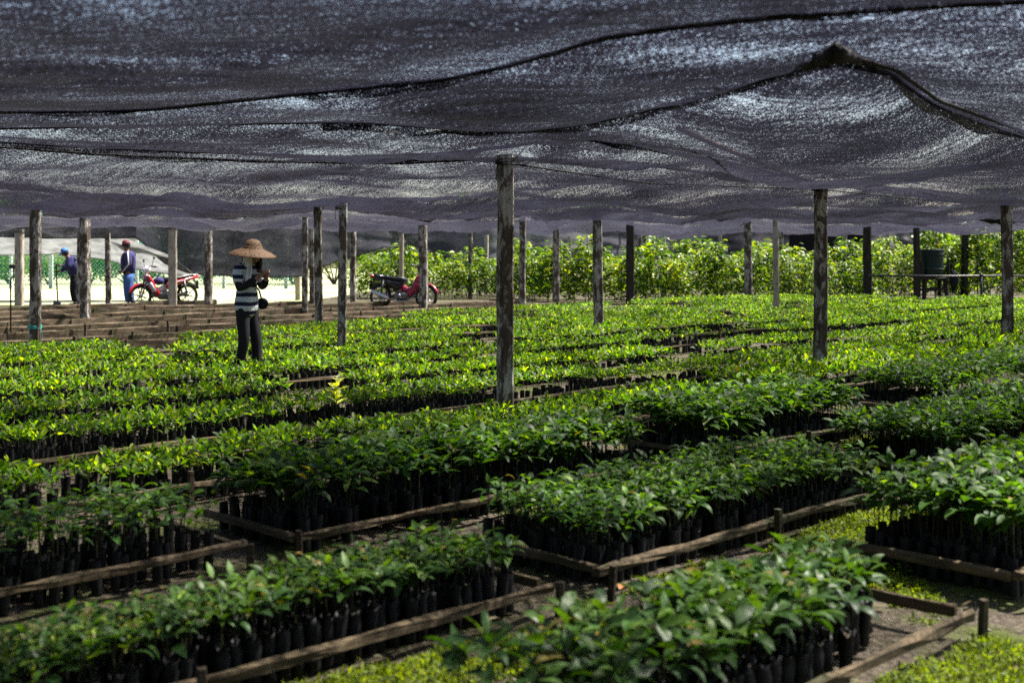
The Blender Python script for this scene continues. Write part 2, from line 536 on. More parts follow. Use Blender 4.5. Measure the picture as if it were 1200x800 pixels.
def bag_mesh(k):
    rng = np.random.default_rng(100 + k)
    n = 10
    a = np.linspace(0, 2 * PI, n, endpoint=False)
    rows = [(0.0, .021), (0.010, .0255), (0.05, .026), (0.09, .0255), (0.13, .0262), (BAG_H - .012, .0255), (BAG_H + 0.006, .0275), (BAG_H - .016, .022)]
    V = []
    for i, (z, r) in enumerate(rows):
        rr = r * (1 + 0.13 * rng.standard_normal(n) * (i > 0)) * (1 + .12 * np.cos(2 * a + k))
        V.append(np.stack([np.cos(a) * rr, np.sin(a) * rr, np.full(n, z) + (rng.normal(0, .010, n) if i == 6 else 0)], -1))
    V = np.concatenate(V)
    f = []
    for i in range(len(rows) - 1):
        for q in range(n):
            f.append((i * n + q, i * n + (q + 1) % n, (i + 1) * n + (q + 1) % n, (i + 1) * n + q))
    return np_mesh('polybag', V, np.array(f), M['bag'])


def soil_disc(k):
    rng = np.random.default_rng(k)
    n = 10
    a = np.linspace(0, 2 * PI, n, endpoint=False)
    V = np.concatenate([[[0, 0, BAG_H - .008]], np.stack([np.cos(a) * .0235, np.sin(a) * .0235, BAG_H - .014 + rng.normal(0, .002, n)], -1)])
    f = np.array([(0, 1 + i, 1 + (i + 1) % n) for i in range(n)])
    return np_mesh('potting_soil', V, f, M['soil'])


def plant_arrays(rng, height, leaf, nl, pal, wts, nt, up=0.0):
    """one plant standing at the origin on top of its bag: stem polyline and leaves"""
    lean = rng.normal(0, .018, 2)
    top = np.array([lean[0], lean[1], height])
    k = np.arange(nl)
    t = np.clip(0.56 + 0.44 * (k + rng.uniform(-.3, .3, nl)) / max(nl - 1, 1), .35, 1.0)
    base = np.array([0, 0, min(BAG_H, height * .68) - .01])
    P = base[None] + (top - base)[None] * t[:, None]
    yaw = k * 2.4 + rng.uniform(0, 6.28) + rng.normal(0, .35, nl)
    pitch = R(62) * (t - .35) + R(4) + up * R(20) + rng.normal(0, .18 + .12 * up, nl)
    L = leaf * rng.uniform(.72, 1.12, nl) * (1.1 - .35 * np.clip((t - .85) / .15, 0, 1))
    Wd = L * rng.uniform(.40, .5, nl)
    droop = R(54 - 16 * up) + rng.normal(0, .38, nl)
    roll = rng.normal(0, .3, nl)
    pet = .012 + .012 * rng.random(nl)
    P2 = P + np.stack([np.cos(yaw) * pet, np.sin(yaw) * pet, pet * .6], -1)
    col = pick(pal, nl, wts, rng)
    young = t > .93
    col[young] = col[young] * 1.35 + np.array([.02, .02, 0])
    return base, top, P, P2, yaw, pitch, L, Wd, droop, roll, col


WT_DARK = [.24, .30, .26, .14, .06]
WT_YOUNG = [.25, .27, .23, .16, .09]


def seedling_meshes(k, height, leaf, nl, pal=GREENS, wts=WT_DARK):
    rng = np.random.default_rng(500 + k)
    base, top, P, P2, yaw, pitch, L, Wd, droop, roll, col = plant_arrays(rng, height, leaf, nl, pal, wts, 5)
    mid = (base + top) / 2 + np.array([*rng.normal(0, .006, 2), 0])
    V1, q1 = ring_tube(np.array([base, mid]), np.array([mid, top]), np.array([.0032, .0026]), np.array([.0026, .0016]))
    V2, q2 = ring_tube(P, P2, .0014, .0011, 4)
    stem = np_mesh('stem', np.concatenate([V1, V2]), np.concatenate([q1, q2 + len(V1)]), M['stem'])
    V, q, per = leaf_batch(P2, yaw, pitch, L, Wd, droop, roll, 5)
    fol = np_mesh('foliage', V, q, M['leaf'], np.repeat(col, per, 0))
    return stem, fol


# ------------------------------------------------------------------ the ground
def ground():
    def axis(lim, fine0, fine1, step):
        a = np.arange(fine0, fine1, step)
        hi = fine1 + np.cumsum(step * 1.18 ** np.arange(1, 60)); lo = fine0 - np.cumsum(step * 1.18 ** np.arange(1, 60))
        a = np.concatenate([lo[::-1], a, hi])
        return a[(a > -lim) & (a < lim)]
    xs = axis(900, -4, 6, .07); ys = axis(900, 1.5, 12, .07)
    Z = np.zeros((len(ys), len(xs)))
    for j, y in enumerate(ys):
        if not -3 < y < 30: continue
        for i, x in enumerate(xs):
            if abs(x) > 14: continue
            f = min(1, max(0, (29 - y) / 4))
            Z[j, i] = f * (.022 * mnoise.noise(Vector((x * 1.3, y * 1.3, 0))) + .012 * mnoise.noise(Vector((x * 5, y * 5, 3))) - .012)
    gx, gy = np.meshgrid(xs, ys)
    V = np.stack([gx, gy, Z], -1).reshape(-1, 3)
    idx = np.arange(len(xs) * len(ys)).reshape(len(ys), len(xs))
    q = np.stack([idx[:-1, :-1], idx[:-1, 1:], idx[1:, 1:], idx[1:, :-1]], -1).reshape(-1, 4)
    tag(link('ground', np_mesh('ground', V, q, M['soil'])), 'dark bare nursery soil with moss and pebbles', 'ground', kind='structure')
    xs = np.linspace(-70, -6.3, 60); n = len(xs)
    V = np.concatenate([np.stack([xs, 33.2 + .5 * np.sin(xs * .9) + .25 * np.sin(xs * 2.3), np.full(n, .012)], -1), np.stack([xs * 1.0 + 6.0 * (xs + 70) / 64, np.full(n, 95.0), np.full(n, .012)], -1)])
    q = np.array([(i, i + 1, n + i + 1, n + i) for i in range(n - 1)])
    tag(link('lawn', np_mesh('lawn', V, q, M['lawn'])), 'sunlit pale lawn beyond the empty beds', 'lawn', kind='structure')


ground()

# ------------------------------------------------------------------ beds: which stretches stand full
# (row front v, [(u0, u1, plant height, leaf length, leaves, palette, weights, share missing)])
WID = 0.92
ROWS = [
    (2.20, [(2.3, 4.45, .31, .10, 8, GREENS, WT_DARK, .05, .50), (5.32, 9.3, .405, .112, 9, GREENS, WT_DARK, .03, .9), (9.9, 13.5, .38, .10, 9, GREENS, WT_DARK, .03, .9)]),
    (3.62, [(-1.4, 3.66, .30, .080, 7, GREENS, WT_DARK, .10, .50), (4.10, 6.66, .325, .080, 7, GREENS, [.2, .28, .26, .18, .08], .08, .86), (7.50, 13.5, .385, .095, 8, GREENS, [.2, .26, .26, .2, .08], .05, .9)]),
    (5.12, [(-2.6, 3.08, .325, .085, 5, GREENS, WT_DARK, .45, .85), (3.42, 6.30, .37, .110, 9, GREENS, WT_DARK, .05, .84), (6.95, 9.1, .39, .120, 9, GREENS, WT_DARK, .04, .86), (10.4, 18, .38, .10, 8, GREENS, [.14, .24, .28, .22, .12], .05, .9)]),
    (6.66, [(-4, 2.9, .265, .066, 8, YOUNG, [.26, .30, .26, .12, .06], .06, .76), (3.1, 9.3, .255, .066, 8, YOUNG, [.24, .30, .26, .14, .06], .08, .74), (9.9, 18, .29, .08, 8, YOUNG, [.2, .28, .28, .16, .08], .05, .9)]),
]
_r = random.Random(21)
for k in range(8):
    v = 8.2 + 1.45 * k
    bb, u = [], (-12, -12, -12, -12, -12, -12, 9.6, 14.8)[k] + _r.uniform(0, 1)
    while u < 30:
        L_ = _r.uniform(2.6, 6.5)
        bb.append((u, u + L_, .245 + _r.uniform(-.025, .04), .066, 8, YOUNG, _r.choice((WT_YOUNG, [.26, .30, .24, .14, .06], [.22, .28, .26, .16, .08])), _r.choice((.08, .12, .25)), _r.choice((.76, .68, .56, .76))))
        u += L_ + _r.choice((.15, .4, .9))
    ROWS.append((v, bb))


def inview(x, y, margin=.05):
    return (np.abs(x / np.maximum(y, .1)) < .43 + margin) & (y > 1.6)


wlx, wly = W(289, 441).xy


def plant_spots():
    out = []
    for r, (v0, beds) in enumerate(ROWS):
        for b, (u0, u1, h, lf, nl, pal, wt, miss, wd) in enumerate(beds):
            sp = (.068, .064, .070)[r] if r < 3 else .082
            us = np.arange(u0 + .05, u1 - .03, sp); vs = np.arange(v0 + .09, v0 + wd, sp)
            uu, vv = np.meshgrid(us, vs)
            uu = uu + (np.arange(len(vs)) % 2)[:, None] * sp * .5
            edge = ((vv - v0) < .09 + sp * 2.2) | (uu - u0 < .2) | (u1 - uu < .22)
            uu = (uu + RNG.normal(0, .007, uu.shape)).ravel(); vv = (vv + RNG.normal(0, .007, vv.shape)).ravel()
            edge = edge.ravel()
            x = uu * CU - vv * SU; y = uu * SU + vv * CU
            gap = np.array([mnoise.noise(Vector((a * .55, c * .9, r * 3.1))) for a, c in zip(uu, vv)])
            ok = inview(x, y, .25) & (RNG.random(len(x)) > miss + np.clip(gap - .30, 0, 1) * 2.6) & (y < 34.2 - .25 * np.clip(x, 0, 9) * 0)
            if r == 0 and b == 0: ok &= ~((uu > 3.95) & (vv < v0 + .22))      # the empty strip at the corner of the front bed
            if r >= 4: ok &= ~((np.hypot(x - wlx, y - wly) < .22))
            for i in np.nonzero(ok)[0]: out.append((x[i], y[i], r, b, edge[i], h * (1 + .35 * gap[i] * .5)))
    return out


SPOTS = plant_spots()
print('seedling spots', len(SPOTS))

# the 300 that show largest: the nearest whose crowns lie inside the picture
def on_picture(x, y, z):
    return abs(x / y * F) < 590 and 0 < HZ + F * (EYE - z) / y < 815


cand = [(y, i) for i, (x, y, r, b, e, h) in enumerate(SPOTS) if r < 3 and on_picture(x, y, h - .05) ]
cand.sort()
near = set(i for _, i in cand[:298])

BEDWORD = {(0, 0): 'leafy green seedling in a black bag in the mossy edged front bed at the bottom', (0, 1): 'broad leafed seedling in a black bag in the bed at the right edge',
           (1, 0): 'leafy seedling in a black bag in the lower left bed with a pale rail', (1, 1): 'leafy seedling in a black bag in the centre right bed above the moss path',
           (1, 2): 'leafy seedling in a black bag in the upper right bed', (2, 0): 'sparse small seedling in a black bag in the half empty left bed',
           (2, 1): 'tall dark seedling in a black bag in the bed before the tall post', (2, 2): 'tall dark seedling in a black bag right of the tall post'}
NVAR = 10
protos = {}


def seedling_proto(r, b, k):
    key = (r, b, k)
    if key not in protos:
        u0, u1, h, lf, nl, pal, wt, miss, wd = ROWS[r][1][b]
        rng = np.random.default_rng(31 * r + 7 * b + k)
        protos[key] = seedling_meshes(1000 * r + 100 * b + k, h * rng.uniform(.88, 1.12), lf * rng.uniform(.9, 1.1), nl + int(rng.integers(-2, 2)), pal, wt)
    return protos[key]


bags = [bag_mesh(k) for k in range(4)]
discs = [soil_disc(k) for k in range(4)]
first = {}


def put(o, p, parent=None):
    c = o.copy(); COL.objects.link(c); c.parent = parent
    return c


for i in sorted(near):
    x, y, r, b, e, h = SPOTS[i]
    k = int(RNG.integers(NVAR)); key = (r, b, k)
    if key not in first:
        t = empty('seedling', (x, y, 0), RNG.uniform(0, 6.28))
        st, fo = seedling_proto(r, b, k)
        bg = link('polybag', bags[k % 4], t); link('potting_soil', discs[k % 4], bg)
        link('stem', st, t); link('foliage', fo, t)
        tag(t, BEDWORD[(r, b)], 'seedling', 'seedlings in black bags, bed of the ' + BEDWORD[(r, b)].split(' in the ', 1)[1])
        first[key] = t
    else:
        src = first[key]
        t = put(src, None)
        t.location = (x, y, 0); t.rotation_euler = (0, 0, RNG.uniform(0, 6.28))
        for ch in src.children:
            c = put(ch, None, t)
            for g in ch.children: put(g, None, c)
    t.rotation_euler = (RNG.normal(0, .045), RNG.normal(0, .045), t.rotation_euler[2])
    s = float(np.clip(h / ROWS[r][1][b][2], .8, 1.2))
    t.scale = (s, s, s)


# all the others, as one mass
def mass():
    Pv, Pq, Pc, Pm = [], [], [], []
    off = 0
    A = {k: [] for k in ('P', 'yaw', 'pitch', 'L', 'W', 'd', 'r', 'c', 'n')}
    B0, B1, S0, S1 = [], [], [], []
    for i, (x, y, r, b, e, h) in enumerate(SPOTS):
        if i in near: continue
        u0, u1, hh, lf, nl, pal, wt, miss, wd = ROWS[r][1][b]
        hh = h * RNG.uniform(.82, 1.14)
        nl2 = nl if y < 9 else (6 if y < 16 else 5)
        sc = 1.0 if y < 9 else (1.14 if y < 14 else 1.28)
        base, top, P, P2, yaw, pitch, L, Wd, droop, roll, col = plant_arrays(RNG, hh, lf * sc, nl2, pal, wt, 4, float(r >= 3))
        col = col * RNG.choice((.5, .7, .9, 1.05, 1.25, 1.45))
        o = np.array([x, y, 0.0])
        A['P'].append(P2 + o); A['yaw'].append(yaw); A['pitch'].append(pitch); A['L'].append(L); A['W'].append(Wd * (1 if y < 14 else 1.1))
        A['d'].append(droop); A['r'].append(roll); A['c'].append(col); A['n'].append(np.full(len(L), 4 if y < 9 else (3 if y < 15 else 2)))
        if y < 12 or e:
            B0.append(o); B1.append(o + [RNG.normal(0, .009), RNG.normal(0, .009), min(BAG_H, hh * .66) * RNG.uniform(.86, 1.08)])
            if y < 14: S0.append(o + base); S1.append(o + top)
    A = {k: np.concatenate(v) for k, v in A.items()}
    for nt in (4, 3, 2):
        s = A['n'] == nt
        V, q, per = leaf_batch(A['P'][s], A['yaw'][s], A['pitch'][s], A['L'][s], A['W'][s], A['d'][s], A['r'][s], nt)
        Pv.append(V); Pq.append(q + off); Pc.append(np.repeat(A['c'][s], per, 0)); Pm.append(np.zeros(len(q), int)); off += len(V)
    B0, B1 = np.array(B0), np.array(B1)
    rr = RNG.uniform(.023, .028, len(B0))
    V, q = ring_tube(B0, B1, rr, rr * RNG.uniform(.9, 1.05, len(B0)), 8)
    Pv.append(V); Pq.append(q + off); Pc.append(np.zeros((len(V), 3))); Pm.append(np.ones(len(q), int)); off += len(V)
    S0, S1 = np.array(S0), np.array(S1)
    V, q = ring_tube(S0, S1, .003, .0018, 4)
    Pv.append(V); Pq.append(q + off); Pc.append(np.zeros((len(V), 3))); Pm.append(np.full(len(q), 2)); off += len(V)
    V, q = ring_tube(B1 + [0, 0, -.02], B1 + [0, 0, -.012], rr * .95, rr * .1, 8)
    Pv.append(V); Pq.append(q + off); Pc.append(np.zeros((len(V), 3))); Pm.append(np.full(len(q), 3)); off += len(V)
    me = np_mesh('seedling_beds', np.concatenate(Pv), np.concatenate(Pq), [M['leaf_far'], M['bag'], M['stem'], M['soil']], np.concatenate(Pc), True, np.concatenate(Pm))
    print('mass faces', len(me.polygons))
    tag(link('seedling_bed_foliage', me), 'mass of bright green bagged seedlings filling the bed rows behind the nearest plants', 'seedlings', kind='stuff')


mass()


# ------------------------------------------------------------------ bed frames: rails on stakes
def bed_frame(label, v0, u0, u1, front=True, ends=(0, 1), back=False, z=.115, h=.052, w=.075, mat='timber', stakes=1.5, group='timber bed frames', wid=WID, smat='stake', seg=.16):
    if mat == 'timber': h, w = h * .66, w * .6
    c = UV((u0 + u1) / 2, v0 + wid / 2)
    t = tag(empty('bed_frame', c), label, 'bed frame', group)
    loc = lambda u, v, zz: UV(u, v, zz) - c
    L = u1 - u0
    if front:
        n = max(1, round(L / 3.4))
        for i in range(n):
            a, b2 = u0 + L * i / n, u0 + L * (i + 1) / n - .004
            MB().board(loc(a, v0 + random.uniform(-.02, .02), z + random.uniform(-.012, .012)), loc(b2, v0 + random.uniform(-.02, .02), z + random.uniform(-.012, .012)), w, h * .82, .009, seg).build('side_rail', M[mat], t)
    if back:
        MB().board(loc(u0, v0 + wid + .04, z - .01), loc(u1, v0 + wid + .04, z), w * .8, h * .9, .006, seg).build('side_rail', M[mat], t)
    for e in ends:
        u = (u0 + .03, u1 - .03)[e]
        MB().board(loc(u, v0 + .05, z - .008), loc(u, v0 + wid + .03, z - .02), w * .75, h * .95, .005, seg).build('end_rail', M[mat], t)
    m = max(2, round(L / stakes) + 1)
    for i in range(m):
        u = u0 + .02 + (L - .04) * i / (m - 1)
        hgt = random.uniform(.13, .22)
        st = MB().board(loc(u, v0 - .052, -.05), loc(u + random.uniform(-.012, .012), v0 - .052 + random.uniform(-.02, .008), hgt), .034, .03, .003, .08)
        st.build('stake', M[smat], t)
    return t


bed_frame('mossy edged bed frame with an empty corner at the bottom of the photo', 2.17, 1.6, 4.66, ends=(1,), mat='timber', h=.075, z=.11, w=.05, wid=.70)
bed_frame('bed frame with a thick end board at the right edge', 2.22, 5.22, 9.3, ends=(0,), h=.07, z=.125)
bed_frame('bed frame with a long pale split rail at lower left', 3.60, -1.4, 3.72, ends=(1,), h=.065, w=.06, wid=.62)
bed_frame('bed frame with a straight pale rail above the mossy path at centre right', 3.60, 4.02, 6.72, ends=(0, 1), h=.06)
bed_frame('bed frame of thin rails at the upper right edge', 3.64, 7.42, 13.5, ends=(0,), h=.055)
bed_frame('bed frame round the half empty bed of sparse seedlings on the left', 5.08, -2.6, 3.12, ends=(1,), h=.055)
bed_frame('bed frame under the tall dark seedlings in front of the tall pale post', 5.08, 3.36, 6.36, ends=(0,), h=.058)
bed_frame('bed frame under the tall dark seedlings just right of the tall pale post', 5.10, 6.9, 9.2, ends=(0, 1), h=.05)
bed_frame('bare bed frame with an empty floor between two full beds at right', 5.12, 9.3, 10.25, ends=(0, 1), back=True, h=.06)
bed_frame('bed frame of the right hand bed before the speckled post', 5.12, 10.4, 18, ends=(0,), h=.05)
bed_frame('long bed frame running left just behind the sparse seedlings', 6.62, -4, 9.35, ends=(1,), h=.05, stakes=2)
bed_frame('short bed frame at right behind the speckled post', 6.62, 9.85, 18, ends=(0,), h=.05, stakes=2)
ORD = ['first', 'second', 'third', 'fourth', 'fifth', 'sixth', 'seventh', 'eighth']
for k in range(8):
    v0 = ROWS[4 + k][0] - .04
    # only the stretch the picture can show
    us = [u for u in np.arange((-12, -12, -12, -12, -12, -12, 9.6, 14.8)[k], 30, .2) if inview(*(lambda p: (np.array(p.x), np.array(p.y)))(UV(u, v0)), .25) and UV(u, v0).y < 33.8]
    if us:
        bed_frame(f'{ORD[k]} long bed frame among bright young seedlings, counted away from the tall pale post', v0, us[0], us[-1], ends=(), h=.05, stakes=2.2, seg=.5)


# ------------------------------------------------------------------ empty beds on the left: old boards in rows
def empty_beds():
    words = ['nearest', 'second nearest', 'third nearest', 'fourth nearest', 'fifth nearest', 'sixth nearest', 'seventh nearest', 'farthest']
    for k in range(8):
        v = (16.95, 18.4, 19.9, 21.6, 23.3, 25.1, 27.0, 29.0)[k]; umax = (9.3, 14.4, 99, 99, 99, 99, 99, 99)[k]
        us = [u for u in np.arange(0, 30, .2) if -.62 < UV(u, v).x / UV(u, v).y and u < umax and UV(u, v).x < (1.2 if k < 5 else -.4) and UV(u, v).y < 32.6]
        if len(us) < 4: continue
        bed_frame(f'{words[k]} of the empty bed frames of old grey boards left of the parked motorbikes', v, us[0], us[-1], ends=(), back=False, z=.10, h=.19, w=.06, mat='timber_grey', stakes=1.3, group='empty bed frames', wid=.85, seg=.4)


empty_beds()


# ------------------------------------------------------------------ posts
def post(px, top, base, wpx, mat, label, string=False, lean=0.0):
    lean = random.Random(int(px * 13)).uniform(-.013, .013)
    p = W(px, base)
    h = EYE + (HZ - top) * p.y / F
    w = wpx * p.y / F
    n = 14
    prof = [(-.5, -.36), (-.36, -.5), (.36, -.5), (.5, -.36), (.5, .36), (.36, .5), (-.36, .5), (-.5, .36)]
    rng = random.Random(int(px * 7))
    ang = rng.uniform(-.4, .4)
    ph = rng.uniform(0, 50)
    vs, fs = [], []
    for i in range(n + 1):
        z = -.1 + (h + .1) * i / n
        k = w * (1.04 - .10 * i / n) * (1 + .06 * mnoise.noise(Vector((z * 2, ph, 1))))
        cx = lean * z + .02 * mnoise.noise(Vector((z * .8, ph, 2)))
        for a, b in prof:
            j = w * .03
            X, Yy = a * k + rng.uniform(-j, j), b * k + rng.uniform(-j, j)
            vs.append((cx + X * math.cos(ang) - Yy * math.sin(ang), X * math.sin(ang) + Yy * math.cos(ang), z))
    m = 8
    for i in range(n):
        for q in range(m):
            fs.append((i * m + q, i * m + (q + 1) % m, (i + 1) * m + (q + 1) % m, (i + 1) * m + q))
    fs.append(tuple(n * m + q for q in range(m)))
    mb = MB().add(vs, fs)
    o = mb.build('post', M[mat])
    o.location = p
    tag(o, label, 'post', 'timber posts holding up the shade net')
    if wpx >= 9 and not string:
        tb = MB()
        for q in range(3):
            tb.tube([(w * .66 * math.cos(a), w * .66 * math.sin(a), h - .07 + q * .016 + .012 * math.sin(a + q)) for a in np.linspace(0, 2 * PI, 11)], .006, 5)
        tb.tube([(w * .5, -w * .4, h - .06), (w * .8, -w * .5, h - .02), (w * 1.3, -w * .2, h + .05)], .005, 5)
        tb.tube([(-w * .5, -w * .45, h - .05), (-w * .62, -w * .55, h - .14), (-w * .55, -w * .6, h - .22)], .004, 5)
        tb.build('tie_wire', M['rope'], o)
    if string:
        for zz in (h - .05, .38):
            s = MB()
            for q in range(3):
                r_ = w * .62
                s.tube([(r_ * math.cos(a) * 1.05, r_ * math.sin(a) * 1.05, zz + q * .018 + .006 * math.sin(a * 2)) for a in np.linspace(0, 2 * PI, 11)], .008, 5)
            s.tube([(w * .6, -w * .3, zz), (w * .85, -w * .4, zz - .05), (w * .9, -w * .35, zz - .16)], .006, 5)
            s.build('twine', M['twine'], o)
    return o


POSTS = [
    (592, 182, 508, 17, 'post', 'tallest speckled pale post in the middle of the beds'),
    (960, 216, 457, 13, 'post', 'tall dark speckled post among the seedlings at centre right'),
    (1181, 233, 417, 11, 'post', 'brown post with one sunlit edge close to the right edge'),
    (400, 238, 429, 10.5, 'post', 'dark post in the seedlings right of the woman'),
    (702, 243, 397, 10, 'post', 'pale post in the seedlings, next to the right from the tallest post'),
    (40.5, 239, 414, 12, 'post', 'brown post with turquoise twine and a bright right edge at far left', True),
    (100, 247, 377, 10, 'post', 'brown post standing in the empty beds right beside the man with the hoe'),
    (94, 258, 364, 6, 'post', 'thin post half hidden behind the brown post beside the man with the hoe'),
    (374, 240, 396, 9.5, 'post', 'brown post in the empty beds, just left of the dark post by the woman'),
    (23, 269, 358, 9, 'post_pale', 'pale sunlit post at the edge of the lawn at far left'),
    (127, 273, 361, 6, 'post', 'thin brown post between the two men'),
    (202, 265, 361, 10, 'post_pale', 'pale thick post right behind the red and white motorbike'),
    (244, 259, 360, 8, 'post', 'brown post between the motorbike and the woman'),
    (349, 268, 352, 6, 'post_pale', 'pale thin post right of the woman at the lawn edge'),
    (357, 247, 371, 7, 'post', 'dark brown post, leftmost of the close trio right of the woman'),
    (366, 256, 360, 6, 'post', 'thin post between two thicker ones right of the woman'),
    (414, 265, 358, 6, 'post', 'thin post just left of the dark red motorbike seat'),
    (470, 274, 352, 5, 'post_pale', 'thin pale post behind the seat of the dark red motorbike'),
    (496, 253, 368, 9, 'post', 'post standing in front of the dark red motorbike'),
    (551, 271, 350, 5, 'post', 'thin post among saplings right of the dark red motorbike'),
    (570, 275, 345, 4.5, 'post_pale', 'thin far post left of the tallest post'),
    (612, 250, 367, 8, 'post', 'brown post close behind the tallest post on its right'),
    (652, 261, 358, 7, 'post', 'brown post before the saplings right of the tallest post'),
    (668, 277, 345, 4, 'post_pale', 'small far post in the saplings left of the pale post'),
    (739, 252, 357, 9, 'post_dark', 'dark post before the saplings right of the pale post'),
    (750, 275, 345, 4, 'post', 'thin far post in the saplings behind the dark post'),
    (756, 275, 347, 5, 'post', 'second thin far post in the saplings, right of its twin'),
    (778, 268, 348, 5, 'post_pale', 'thin pale post in the saplings left of centre right'),
    (845, 272, 346, 4, 'post_pale', 'small pale far post rising from the saplings'),
    (877, 254, 358, 9, 'post', 'two toned post at the edge of the saplings'),
    (910, 257, 374, 7, 'post_pale', 'slim pale post standing in the seedlings before the saplings'),
    (916, 271, 346, 4, 'post', 'small far post behind the slim pale post'),
    (990, 263, 350, 5, 'post_pale', 'slim post in the saplings right of the tall dark speckled post'),
    (1017, 251, 357, 9, 'post_dark', 'dark brown post at the left end of the water pipe'),
    (1040, 272, 346, 5, 'post_pale', 'small reddish far post in the saplings left of the water tank'),
    (1075, 267, 358, 6.5, 'post_dark', 'black post touching the left side of the water tank'),
    (1131, 264, 355, 6.5, 'post_dark', 'black post right of the water tank'),
]
for p in POSTS: post(*p)

t = MB().board((0, 0, -.05), (0, 0, 1.35), .16, .14).build('post_stump', M['post_dark'])
t.location = W(771, 359); t.scale = (1, 1, .62)
tag(t, 'short dark stump of a post before the saplings', 'post')


# ------------------------------------------------------------------ the shade nets
NETZ = 2.43


def curve_pts(pix, z, n):
    """a seam: pixel knots to plan points at height z, resampled"""
    xs = np.array([p[0] for p in pix], float)
    zz = np.array([p[2] if len(p) > 2 else z for p in pix])
    pts = np.array([W(p[0], p[1], b)[:] for p, b in zip(pix, zz)])
    # smooth interpolation along arc length
    d = np.concatenate([[0], np.cumsum(np.linalg.norm(np.diff(pts, axis=0), axis=1))])
    s = np.linspace(0, d[-1], n)
    return np.stack([np.interp(s, d, pts[:, k]) for k in range(3)], -1)


def smooth(a, k=3):
    b = a.copy()
    for _ in range(k): b[1:-1] = (b[:-2] + 2 * b[1:-1] + b[2:]) / 4
    return b


NU = 180


def by_px(pix, z, n=NU, lo=-420, hi=1620, sm=5):
    """the same, sampled at equal steps across the view so that neighbouring sheets share their seam"""
    q = np.linspace(lo, hi, n)
    xs = [p[0] for p in pix]; ys = [p[1] for p in pix]
    py = np.interp(q, xs, ys)
    for _ in range(sm): py[1:-1] = (py[:-2] + 2 * py[1:-1] + py[2:]) / 4
    zz = np.interp(q, xs, [p[2] if len(p) > 2 else z for p in pix])
    return np.array([W(a, b, c)[:] for a, b, c in zip(q, py, zz)])


S0_ = np.stack([np.linspace(-15, 15, NU), np.full(NU, -13.0), np.full(NU, 2.5)], -1)
S1_ = by_px([(-420, 132), (0, 131), (170, 129), (350, 110), (520, 93), (610, 73), (700, 45), (800, 30), (900, 20), (980, 14), (1100, 6), (1620, -20)], NETZ - .02)
S2_ = by_px([(-420, 152), (0, 150), (200, 146), (420, 142), (520, 150), (600, 154), (700, 143), (850, 106), (930, 82), (975, 63), (1005, 70), (1040, 80), (1090, 122), (1200, 160), (1620, 200)], NETZ)
S2B_ = by_px([(-420, 162), (0, 166), (180, 176), (400, 183), (520, 179), (600, 170), (690, 162), (740, 170), (790, 178), (860, 190), (920, 206), (960, 213), (1020, 208), (1100, 196), (1200, 188), (1620, 215)], NETZ - .02, sm=2)
S3_ = by_px([(-420, 176), (0, 171), (200, 184), (400, 191), (586, 184), (700, 188), (800, 198), (960, 216), (1080, 221), (1181, 234), (1620, 252)], NETZ)
S4_ = by_px([(-420, 238), (-60, 250, 2.27), (40, 239), (120, 248, 2.30), (200, 245), (270, 251, 2.25), (374, 240), (400, 239), (500, 255, 2.24), (600, 247), (640, 254, 2.27), (702, 244), (800, 258, 2.22), (880, 250), (950, 258, 2.27), (1040, 250), (1100, 256, 2.25), (1181, 246), (1300, 254, 2.3), (1620, 256)], NETZ)
S5_ = by_px([(-420, 255), (23, 259), (202, 258), (350, 262), (500, 262), (650, 264), (780, 267), (910, 268), (1040, 266), (1200, 264), (1620, 264)], NETZ - .03)


def net_sheet(A, B, label, mat, nv, sag, ripple=.02, folds=(), wave=.05, seed=0, hem=True, dens=None):
    n = len(A)
    V = np.zeros((nv + 1, n, 3))
    for j in range(nv + 1):
        t = j / nv
        V[j] = A * (1 - t) + B * t
    span = np.linalg.norm((B - A)[:, :2], axis=1)
    for j in range(nv + 1):
        t = j / nv
        env = (4 * t * (1 - t)) ** .8
        for i in range(n):
            x, y = V[j, i, 0], V[j, i, 1]
            z = -sag * env * (.55 + .75 * (mnoise.noise(Vector((x * .22, y * .22, seed))) * .5 + .5)) * min(1.6, span[i] / 4)
            z += env * wave * mnoise.noise(Vector((x * .55, y * .9, seed + 5)))
            a = x * .35 + y * .2
            z += min(1, env * 1.5) * ripple * mnoise.noise(Vector((a * .8, (y - x * .15) * 3.4, seed + 9)))
            z += min(1, env * 1.5) * ripple * .5 * mnoise.noise(Vector((x * 2.2, y * 5.5, seed + 2)))
            for (x0, y0, x1, y1, hgt, wd) in folds:
                dx, dy = x1 - x0, y1 - y0
                L2 = dx * dx + dy * dy
                s = ((x - x0) * dx + (y - y0) * dy) / L2
                if -.1 < s < 1.1:
                    d = abs((x - x0) * dy - (y - y0) * dx) / math.sqrt(L2)
                    z += hgt * math.exp(-(d / wd) ** 2) * max(0, 1 - abs(s - .5) * 1.6) * min(1, env * 3)
            V[j, i, 2] += z
    idx = np.arange((nv + 1) * n).reshape(nv + 1, n)
    q = np.stack([idx[:-1, :-1], idx[:-1, 1:], idx[1:, 1:], idx[1:, :-1]], -1).reshape(-1, 4)
    o = tag(link('shade_net', np_mesh('shade_net', V.reshape(-1, 3), q, mat)), label, 'shade net', 'shade nets hung over the beds')
    return o, V


def plan(px, py): p = W(px, py, NETZ); return p.x, p.y


def fold(p0, p1, h, w): return (*plan(*p0), *plan(*p1), h, w)


